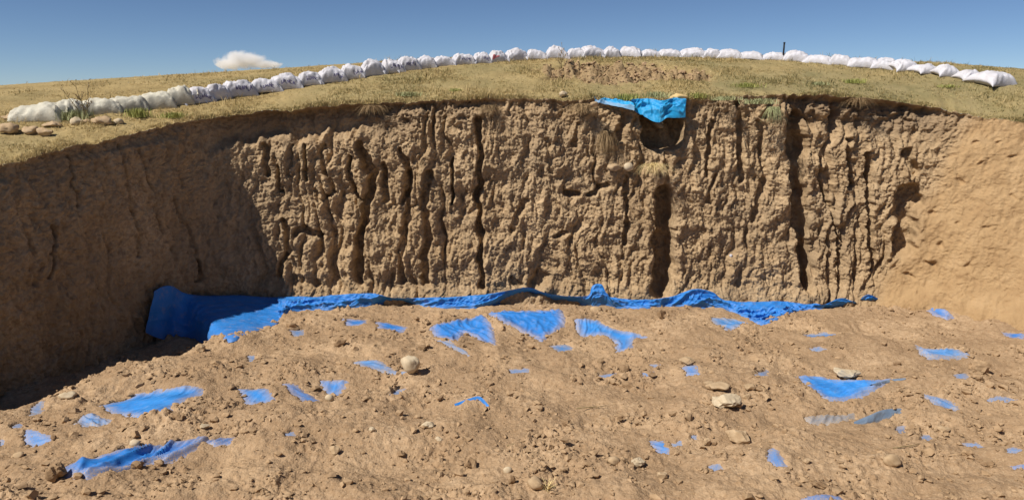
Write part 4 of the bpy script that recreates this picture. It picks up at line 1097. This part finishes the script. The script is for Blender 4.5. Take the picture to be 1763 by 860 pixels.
def make_bag(i, xl, xr, yt, yb, t=None, label="", dz=0.0):
    cx = (xl + xr) / 2
    t = t or float(np.interp(cx, *BAG_T))
    d = ray(cx, yb); P = d * t + np.array([0, 0, CAMZ])
    wpx, hpx = xr - xl, yb - yt
    yaw = math.radians(YAW.get(i, rnd.uniform(-7, 7)))
    L = wpx / FPX * t * (1.08 + 0.10 * (i % 3 == 0))
    Hh = hpx / FPX * t * 0.84
    Wd = max(0.36, 0.62 * L) if abs(yaw) < 0.3 else 0.72 * L
    if abs(yaw) > 0.3: L *= 0.93
    slope = 0.0
    # direction of the row here
    e = 20
    q0 = ray(cx - e, np.interp(cx - e, *BAG_Y)) * np.interp(cx - e, *BAG_T); q1 = ray(cx + e, np.interp(cx + e, *BAG_Y)) * np.interp(cx + e, *BAG_T)
    dirv = q1 - q0; heading = math.atan2(dirv[1], dirv[0]) * (0.8 if cx < 1500 else 0.4); pitch = math.atan2(dirv[2], math.hypot(dirv[0], dirv[1]))
    L /= max(0.75, math.cos(heading))
    ctr = P + np.array([-math.sin(heading), math.cos(heading), 0]) * Wd * 0.35
    ctr[2] = float(mound(ctr[0], ctr[1]))
    ctr[2] = min(ctr[2], P[2] + 0.03) - 0.015 + dz
    root = bpy.data.objects.new("sandbag", None); COL.objects.link(root)
    root.empty_display_size = 0.2
    root.location = tuple(ctr)
    roll = math.radians(rnd.uniform(8, 20))
    root.rotation_euler = (Matrix.Rotation(heading + yaw, 4, 'Z') @ Matrix.Rotation(-pitch * 0.9 + (0.11 if 5 < i < 30 else 0.0), 4, 'Y') @ Matrix.Rotation(roll, 4, 'X')).to_euler()
    tag(root, label, "sandbag", "white sandbags in a row along the mound's crest")
    full = 1.4 if i in CREAM else rnd.uniform(0.2, 0.9)
    ear = 0.04 if i in CREAM else rnd.uniform(0.10, 0.20)
    f = bag_surface(L, Wd, Hh, 500 + i * 3, ear, full, 5 < i < 30)
    na, nb = 34, 22
    a = np.sin(np.linspace(-1, 1, na) * math.pi / 2); b = np.sin(np.linspace(-1, 1, nb) * math.pi / 2)
    A, B_ = np.meshgrid(a, b)
    Vt = f(A, B_).reshape(-1, 3); Vb = f(A, B_, False).reshape(-1, 3)
    n = len(Vt)
    Vb[:, 2] = np.minimum(Vb[:, 2], Vt[:, 2] - 0.002)
    F = np.vstack([grid_faces(nb, na), grid_faces(nb, na, flip=True) + n])
    ring = [r_ * na + c_ for r_, c_ in [(0, c) for c in range(na)] + [(r, na - 1) for r in range(1, nb)] + [(nb - 1, c) for c in range(na - 2, -1, -1)] + [(r, 0) for r in range(nb - 2, 0, -1)]]
    ring = np.array(ring); nx = np.roll(ring, -1)
    F = np.vstack([F, np.stack([ring + n, nx + n, nx, ring], 1)])
    V = np.vstack([Vt, Vb])
    me = mesh_np("bag", V, F); attr(me, "low", sstep(Hh * 0.35, 0.0, V[:, 2]) * (0.9 if i in CREAM else 0.45))
    obj("sack", me, M['bag_cream' if i in CREAM else 'bag'], root)
    # stitched hem at one end: a thin proud band running over the bag
    ae = -0.86 if i % 3 else 0.84
    bb = np.linspace(-0.97, 0.97, 26)
    hv = np.vstack([f(np.full(26, ae - 0.035), bb, off=0.005), f(np.full(26, ae + 0.035), bb, off=0.005)])
    me = mesh_np("hem", hv, np.array([[k, k + 1, 26 + k + 1, 26 + k] for k in range(25)])[:, ::-1]); attr(me, "low", np.zeros(52))
    obj("hem", me, M['bag_cream' if i in CREAM else 'bag'], root)
    if 5 < i < 34 and i % 4 != 1 and i not in NECK:      # loose corner of cloth hanging down the front
        r = np.random.RandomState(900 + i); g = np.linspace(0, 1, 7); w_ = np.linspace(-1, 1, 5)
        c0 = f(-0.90, -0.93); fl = []
        for u in g:
            for q in w_:
                fl.append(c0 + np.array([-0.02 + q * 0.055 * (1.15 - u) + 0.03 * u * r.uniform(0.8, 1.2), -0.012 - 0.07 * u - 0.012 * (1 - q * q), 0.03 - u * (c0[2] * 0.9 + 0.02)]))
        me = mesh_np("flap", np.array(fl), grid_faces(7, 5)); attr(me, "low", np.zeros(35))
        obj("corner_flap", me, M['bag'], root)
    if i in NECK:                      # gathered, tied mouth
        sgn = NECK[i]; nn = 22; vv = []; 
        for k in range(5):
            for j in range(nn):
                an = j / nn * 2 * math.pi; rr = (0.10, 0.045, 0.028, 0.05, 0.085)[k] * (1 + (0.30 if k > 2 else 0.1) * math.sin(an * 5 + k)) * Hh / 0.3
                vv.append((sgn * (L / 2 * 0.93 + (0, .03, .055, .085, .12)[k]), rr * math.cos(an), Hh * (0.42 + 0.06 * k) + rr * math.sin(an) * 0.8))
        ff = [[k * nn + j, k * nn + (j + 1) % nn, (k + 1) * nn + (j + 1) % nn, (k + 1) * nn + j] for k in range(4) for j in range(nn)]
        me = mesh_np("mouth", vv, ff); attr(me, "low", np.zeros(len(vv)))
        obj("gathered_mouth", me, M['bag_cream' if i in CREAM else 'bag'], root)
        vv = []
        for k in range(2):
            for j in range(nn):
                an = j / nn * 2 * math.pi; rr = 0.034 * Hh / 0.3
                vv.append((sgn * (L / 2 * 0.93 + 0.048 + 0.014 * k), rr * math.cos(an), Hh * 0.52 + rr * math.sin(an) * 0.85))
        ff = [[j, (j + 1) % nn, nn + (j + 1) % nn, nn + j] for j in range(nn)]
        obj("twine_tie", mesh_np("tie", vv, ff), M['tie'], root)
    if i in PRINTED:
        word = PRINTED[i]; nl = len(word); vs, fs = [], []
        w_a = 0.95 / 6; a0 = -0.30 if nl > 4 else 0.0
        for k, ch in enumerate(word):
            for (p, q) in STROKES[ch]:
                m_ = 4
                for s_ in range(m_):
                    t0, t1 = s_ / m_, (s_ + 1) / m_
                    def tr(u): return np.array([a0 + k * w_a + (p[0] + (q[0] - p[0]) * u) * w_a, -0.94 + 0.15 * (p[1] + (q[1] - p[1]) * u)])
                    g0, g1 = tr(t0), tr(t1); dd = g1 - g0; nn_ = np.array([-dd[1], dd[0]]); nn_ = nn_ / (np.linalg.norm(nn_) + 1e-9) * np.array([0.020, 0.020])
                    cs = [g0 - nn_, g1 - nn_, g1 + nn_, g0 + nn_]
                    b0 = len(vs)
                    for c_ in cs: vs.append(f(c_[0], c_[1], off=0.006))
                    fs.append([b0, b0 + 1, b0 + 2, b0 + 3])
        obj("printed_lettering", mesh_np("print", np.array(vs), fs, False), M['print'], root, label="dark indigo print on the sack's side")
    if i in RED:
        gx, gy = np.meshgrid(np.linspace(0, 1, 9), np.linspace(0, 1, 6))
        aa = -0.80 + 0.72 * gx; bbv = -0.80 + 0.30 * (gy - 0.5) * (1 - 0.8 * gx)
        obj("red_print", mesh_np("red", f(aa, bbv, off=0.006).reshape(-1, 3), grid_faces(6, 9)), M['red'], root, label="red pointed mark on the sack")
    return root

ORD = ["first", "second", "third", "fourth", "fifth", "sixth", "seventh", "eighth", "ninth", "tenth", "eleventh", "twelfth", "thirteenth", "fourteenth",
       "fifteenth", "sixteenth", "seventeenth", "eighteenth", "nineteenth", "twentieth"]
def bag_label(i):
    n = len(BAGS)
    if i == 0: return "cream sandbag at the row's left end, dust-stained and tied at its mouth"
    if i == n - 1: return "large plump white sandbag with pointed corners at the row's right end"
    if i == 21: return "white sandbag with a red mark left of the crest's top"
    if i == 35: return "white sandbag just left of the black stake"
    if i == 36: return "bluish white sandbag just right of the black stake"
    if i == 5: return "cream sandbag with a frayed tied mouth, sixth from the row's left end"
    look = "cream rounded sandbag" if i in CREAM else ("white sandbag with dark print" if i in PRINTED else "plain white sandbag")
    if i < 18: return f"{look}, {ORD[i]} from the left end of the row"
    if 22 <= i < 35 or 18 <= i < 21:
        if i < 21: k = 21 - i; return f"{look}, {ORD[k - 1]} to the left of the red-marked bag"
        k = i - 21
        return f"{look}, {ORD[k - 1]} to the right of the red-marked bag"
    k = n - 1 - i
    return f"{look}, {ORD[k]} from the right end of the row"
for i, (xl, xr, yt, yb) in enumerate(BAGS):
    make_bag(i, xl, xr, yt, yb, label=bag_label(i))
make_bag(46, 1511, 1541, 99, 113, t=19.6, label="half-hidden white sandbag lying behind the row near the right end")

# ------------------------------------------------------------------ stake
def tube(pts, r0, r1, n=7):
    pts = np.asarray(pts, float); vs = []; m = len(pts)
    for k in range(m):
        tdir = pts[min(k + 1, m - 1)] - pts[max(k - 1, 0)]; tdir /= np.linalg.norm(tdir) + 1e-9
        ref = np.array([1.0, 0, 0]) if abs(tdir[0]) < 0.9 else np.array([0, 1.0, 0])
        u = np.cross(tdir, ref); u /= np.linalg.norm(u); w = np.cross(tdir, u); rr = r0 + (r1 - r0) * k / (m - 1)
        for j in range(n):
            a = 2 * math.pi * j / n; vs.append(pts[k] + rr * (math.cos(a) * u + math.sin(a) * w))
    fs = [[k * n + j, k * n + (j + 1) % n, (k + 1) * n + (j + 1) % n, (k + 1) * n + j] for k in range(m - 1) for j in range(n)]
    vs.append(pts[0]); vs.append(pts[-1]); a, b = len(vs) - 2, len(vs) - 1
    for j in range(n):
        fs.append([a, (j + 1) % n, j, j]); fs.append([b, (m - 1) * n + j, (m - 1) * n + (j + 1) % n, (m - 1) * n + (j + 1) % n])
    return vs, fs
def tube_mesh(name, chains):
    bm = bmesh.new()
    for pts, r0, r1, n in chains:
        vs, fs = tube(pts, r0, r1, n)
        bv = [bm.verts.new(v) for v in vs]
        for f in fs:
            ids = list(dict.fromkeys(f))
            try: bm.faces.new([bv[k] for k in ids])
            except ValueError: pass
    me = bpy.data.meshes.new(name); bm.to_mesh(me); bm.free()
    for p in me.polygons: p.use_smooth = True
    return me
t = 20.05
b = ray(1348, 104) * t + np.array([0, 0, CAMZ]); tp = ray(1348, 74) * t + np.array([0, 0, CAMZ])
root = bpy.data.objects.new("stake", None); COL.objects.link(root); root.location = tuple(b)
tag(root, "thin black stake standing up between two white sandbags", "stake")
hgt = tp[2] - b[2]
obj("shaft", tube_mesh("shaft", [([(0, 0, -0.2), (0, 0, hgt * 0.5), (0.004, 0, hgt)], 0.026, 0.024, 8)]), M['black'], root)
obj("end_cap", tube_mesh("cap", [([(0.004, 0, hgt - 0.02), (0.004, 0, hgt + 0.012)], 0.030, 0.028, 8)]), M['black'], root)

# ------------------------------------------------------------------ plants
def tuft(name, P, n, height, spread, width, mat, label, cat, seed, group=None, droop=0.6, downhill=None, stems=None, core=0.15):
    r = np.random.RandomState(seed)
    vs, fs = [], []
    for k in range(n):
        a = r.uniform(0, 2 * math.pi); h = height * r.uniform(0.5, 1.1); sp = spread * r.uniform(0.15, 1.0)
        dirv = np.array([math.cos(a), math.sin(a), 0]) * sp * (1 if core < 0.2 else 0.35)
        if downhill is not None: dirv = dirv + np.array(downhill) * spread * r.uniform(0.2, 1.0)
        b0 = np.array([r.randn() * spread * core, r.randn() * spread * core, 0])
        pts = [b0 + dirv * u + np.array([0, 0, h * (u - droop * u * u)]) for u in (0, 0.35, 0.7, 1.0)]
        side = np.cross(dirv + 1e-6, [0, 0, 1.0]); side = side / (np.linalg.norm(side) + 1e-9) * width * 0.5
        i0 = len(vs)
        for u, p in zip((1, 0.85, 0.6, 0.12), pts): vs += [p - side * u, p + side * u]
        for q in range(3): fs.append([i0 + 2 * q, i0 + 2 * q + 1, i0 + 2 * q + 3, i0 + 2 * q + 2])
    me = mesh_np(name, np.array(vs), fs, False)
    root = bpy.data.objects.new(name, None); COL.objects.link(root); root.location = tuple(P); tag(root, label, cat, group)
    obj("leaves", me, M[mat], root)
    if stems:
        ch = []
        for (dx, dz, bend) in stems:
            ch.append(([(0, 0, -0.02), (dx * 0.35, bend * 0.3, dz * 0.4), (dx * 0.75, bend, dz * 0.75), (dx, bend * 1.2, dz)], 0.012, 0.005, 5))
        obj("stalks", tube_mesh("stalks", ch), M['twig'], root)
    return root

def weed(P, stems, label, seed):
    """tall dry weed: several branching stalks, each with side twigs and seed heads"""
    r = np.random.RandomState(seed)
    root = bpy.data.objects.new("dry_weed", None); COL.objects.link(root); root.location = tuple(P); tag(root, label, "weed")
    for (dx, dz) in stems:
        ch = []; pts = [np.array([dx * (0.15 + 0.85 * u ** 1.1) + 0.015 * math.sin(u * 9 + dx * 20), 0.02 * math.sin(u * 7), dz * u]) for u in np.linspace(0, 1, 7)]
        ch.append((pts, 0.009, 0.004, 5))
        for q in range(5):
            u0 = r.randint(2, 6); p0 = pts[u0]; L = 0.10 * r.uniform(0.5, 1.2); s = r.choice([-1, 1])
            ch.append(([p0, p0 + np.array([s * L * 0.5, r.uniform(-.04, .04), L * 0.5]), p0 + np.array([s * L * 0.8, r.uniform(-.05, .05), L])], 0.006, 0.003, 4))
        st = obj("stalk", tube_mesh("stalk", ch), M['twig'], root)
        V, F = rock_verts(1, seed + 7, 0.3); pts_h = [c[0][-1] for c in ch]
        vs = np.vstack([V * 0.013 + p for p in pts_h]); fs = np.vstack([F + len(V) * k for k in range(len(pts_h))])
        obj("seed_heads", mesh_np("heads", vs, fs), M['straw_brown'], st)
    return root

p = hit_mound(148, 205); p[2] -= 0.02
weed(p, [(-0.42, 0.68), (-0.12, 0.78), (-0.04, 0.55), (0.14, 0.72), (0.05, 0.4)], "tall dry branching weed among the leftmost sandbags", 3)
p = hit_mound(965, 118); weed(p, [(0.02, 0.62), (-0.06, 0.35), (0.07, 0.4)], "thin dry weed reaching above the crest bags near the middle", 9)
GP = "green plants on the mound"
for (px, py, n, h, sp, mat, lab) in [
    (238, 201, 120, 0.20, 0.34, 'leaf', "dark green bushy plant in front of the fourth sandbag"),
    (300, 202, 120, 0.13, 0.36, 'leaf', "low yellowish green plant right of the bushy one"),
    (128, 206, 150, 0.22, 0.50, 'leaf_grey', "grey-green clump under the tall dry weed"),
    (705, 165, 140, 0.11, 0.45, 'leaf_grey', "grey-green clump on the slope above the fluted wall"),
    (785, 157, 60, 0.08, 0.22, 'leaf', "small dark green clump right of the grey-green one"),
    (1190, 98, 120, 0.14, 0.35, 'leaf_grey', "green tuft hiding the crest bags near the middle"),
    (1285, 150, 130, 0.12, 0.42, 'leaf', "dark green low bush on the slope right of the cyan tarp"),
    (1310, 178, 150, 0.12, 0.50, 'leaf_grey', "grey-green bush at the rim beside the dark topsoil"),
    (1250, 172, 120, 0.10, 0.45, 'leaf_grey', "thin green growth at the rim right of the ochre stone"),
    (1470, 143, 130, 0.12, 0.40, 'leaf', "bright green clump on the slope below the right-hand bags"),
    (1410, 146, 100, 0.09, 0.40, 'leaf_grey', "pale green clump left of the bright green one"),
    (1630, 150, 90, 0.08, 0.35, 'leaf', "small green clump below the right-end bags"),
    (1080, 172, 150, 0.16, 0.42, 'leaf', "green grass clump growing over the faded tarp"),
    (1130, 168, 150, 0.15, 0.42, 'leaf_grey', "yellow-green clump behind the cyan tarp"),
    (1200, 168, 110, 0.13, 0.36, 'leaf', "yellow-green clump behind the ochre stone"),
]:
    p = hit_mound(px, py); p[2] -= 0.01
    tuft("leafy_plant", p, int(n * 2.2), h * 1.35, sp * 0.72, 0.013, mat, lab, "plant", int(px), GP, 0.30, None, None, 0.42)
# dry tufts on the face
n = wall_point(1122, 290)[1]; p = Vector(hit_wall(1124, 285)[2]) + n * 0.12
tuft("dry_tuft", p + n * 0.06, 150, 0.46, 0.46, 0.009, 'straw', "straw-coloured dry grass tuft hanging in the back wall below the hollow", "grass tuft", 31, None, 1.35, (n.x * 0.8, n.y * 0.8, 0))
p, n = wall_point(1000, 190)
tuft("dry_tuft", p + n * 0.06 + Vector((0, 0, 0.1)), 320, 0.40, 0.42, 0.010, 'straw_brown', "brown dry brush on the rim left of the cyan tarp", "grass tuft", 33, None, 1.4, (n.x * 0.7, n.y * 0.7, 0))
p, n = wall_point(1045, 225)
tuft("hanging_roots", p + n * 0.08, 200, 0.12, 0.34, 0.008, 'straw_brown', "dark hanging roots and dry stems below the faded tarp", "roots", 35, None, 6.0, (n.x * 0.5, n.y * 0.5, 0))
p, n = wall_point(1330, 185)
tuft("hanging_roots", p + n * 0.03, 150, 0.08, 0.34, 0.008, 'leaf_grey', "grey-green growth hanging over the rim at the dark topsoil", "plant", 36, None, 6.0, (n.x * 0.4, n.y * 0.4, 0))
for k, (px, py, lab) in enumerate([(640, 183, "dark grassy fringe hanging at the rim, end of the shaded band"), (845, 178, "dry grass fringe hanging over the rim in mid wall"),
                                   (1480, 168, "dry root fringe hanging at the dark topsoil rim")]):
    p, n = wall_point(px, py)
    tuft("hanging_roots", p + n * 0.02, 160, 0.06, 0.5, 0.008, 'straw_brown', lab, "roots", 37 + k, None, 5.0, (n.x * 0.3, n.y * 0.3, 0))
# bits on the floor
p = hit_floor(944, 846); p[2] = floor_z(p[0], p[1]) - 0.01
tuft("dry_sprout", p, 34, 0.20, 0.16, 0.010, 'straw', "dry upright sprout at the bottom edge of the picture", "sprout", 41, None, 0.5)
for k, (px, py, L, a, lab) in enumerate([(1018, 707, 0.22, 0.1, "thin curved dry twig lying in mid floor"), (1560, 773, 0.20, 0.2, "thin dry twig lying in the lower right soil"),
                                         (890, 763, 0.14, 0.4, "short pale twig in the lower middle floor")]):
    p = hit_floor(px, py); z = floor_z(p[0], p[1]); c, s_ = math.cos(a), math.sin(a)
    pts = [(-L * c, -L * s_, 0.012), (-L * 0.3 * c, -L * 0.3 * s_ - 0.02, 0.03), (L * 0.3 * c, L * 0.3 * s_, 0.02), (L * c, L * s_, 0.035)]
    obj("twig", tube_mesh("twig", [(pts, 0.009, 0.004, 5)]), M['twig'], label=lab, cat="twig", group="dry twigs on the pit floor", loc=(p[0], p[1], z))

# ------------------------------------------------------------------ cloud
def cloud():
    t = 2200.0
    c = ray(428, 106) * t + np.array([0, 0, CAMZ])
    wd = 108 / FPX * t; hd = 27 / FPX * t
    V, F = ICO[3]
    blobs = [(-0.30, -0.15, 0.26, 0.42), (-0.12, 0.10, 0.30, 0.62), (0.06, 0.02, 0.24, 0.50), (0.24, -0.18, 0.24, 0.30), (0.40, -0.22, 0.15, 0.24), (-0.44, -0.22, 0.12, 0.22)]
    vs, fs = [], []
    vs = V * np.array([wd * 0.56, wd * 0.40, hd * 0.75])
    me = mesh_np("cloud", vs, F)
    m = bpy.data.materials.new("cloud_vapour"); m.use_nodes = True; tr = m.node_tree
    for nn in list(tr.nodes):
        if nn.type == 'BSDF_PRINCIPLED': tr.nodes.remove(nn)
    out = tr.nodes["Material Output"]; pv = tr.nodes.new("ShaderNodeVolumePrincipled")
    pv.inputs["Color"].default_value = (0.98, 0.98, 0.98, 1); pv.inputs["Anisotropy"].default_value = 0.0
    tc = tr.nodes.new("ShaderNodeTexCoord")
    total = None
    nz = tr.nodes.new("ShaderNodeTexNoise"); nz.inputs["Scale"].default_value = 0.05; nz.inputs["Detail"].default_value = 5; nz.inputs["Roughness"].default_value = 0.6
    tr.links.new(tc.outputs["Object"], nz.inputs["Vector"])
    for bx, bz, rx, rz in blobs:
        mp = tr.nodes.new("ShaderNodeMapping"); mp.vector_type = 'POINT'
        mp.inputs["Scale"].default_value = (1 / (rx * wd), 1 / (rx * wd), 1 / (rz * hd))
        mp.inputs["Location"].default_value = (-bx / rx, 0, -bz / rz)
        tr.links.new(tc.outputs["Object"], mp.inputs["Vector"])
        ln = tr.nodes.new("ShaderNodeVectorMath"); ln.operation = 'LENGTH'; tr.links.new(mp.outputs[0], ln.inputs[0])
        sb = tr.nodes.new("ShaderNodeMath"); sb.operation = 'SUBTRACT'; sb.inputs[0].default_value = 1.0; tr.links.new(ln.outputs["Value"], sb.inputs[1])
        if total is None: total = sb.outputs[0]
        else:
            mx = tr.nodes.new("ShaderNodeMath"); mx.operation = 'SMOOTH_MAX'; mx.inputs[2].default_value = 0.15
            tr.links.new(total, mx.inputs[0]); tr.links.new(sb.outputs[0], mx.inputs[1]); total = mx.outputs[0]
    n2 = tr.nodes.new("ShaderNodeMath"); n2.operation = 'MULTIPLY_ADD'; n2.inputs[1].default_value = 1.7; n2.inputs[2].default_value = -0.85
    tr.links.new(nz.outputs["Fac"], n2.inputs[0])
    ad = tr.nodes.new("ShaderNodeMath"); ad.operation = 'ADD'; tr.links.new(total, ad.inputs[0]); tr.links.new(n2.outputs[0], ad.inputs[1])
    mr = tr.nodes.new("ShaderNodeMapRange"); mr.inputs[1].default_value = 0.05; mr.inputs[2].default_value = 0.6; mr.inputs[3].default_value = 0; mr.inputs[4].default_value = 0.075
    tr.links.new(ad.outputs[0], mr.inputs[0]); tr.links.new(mr.outputs[0], pv.inputs["Density"])
    tr.links.new(pv.outputs[0], out.inputs["Volume"])
    obj("cloud", me, m, label="small white cloud alone in the blue sky above the left bags", cat="cloud", loc=tuple(c))
cloud()
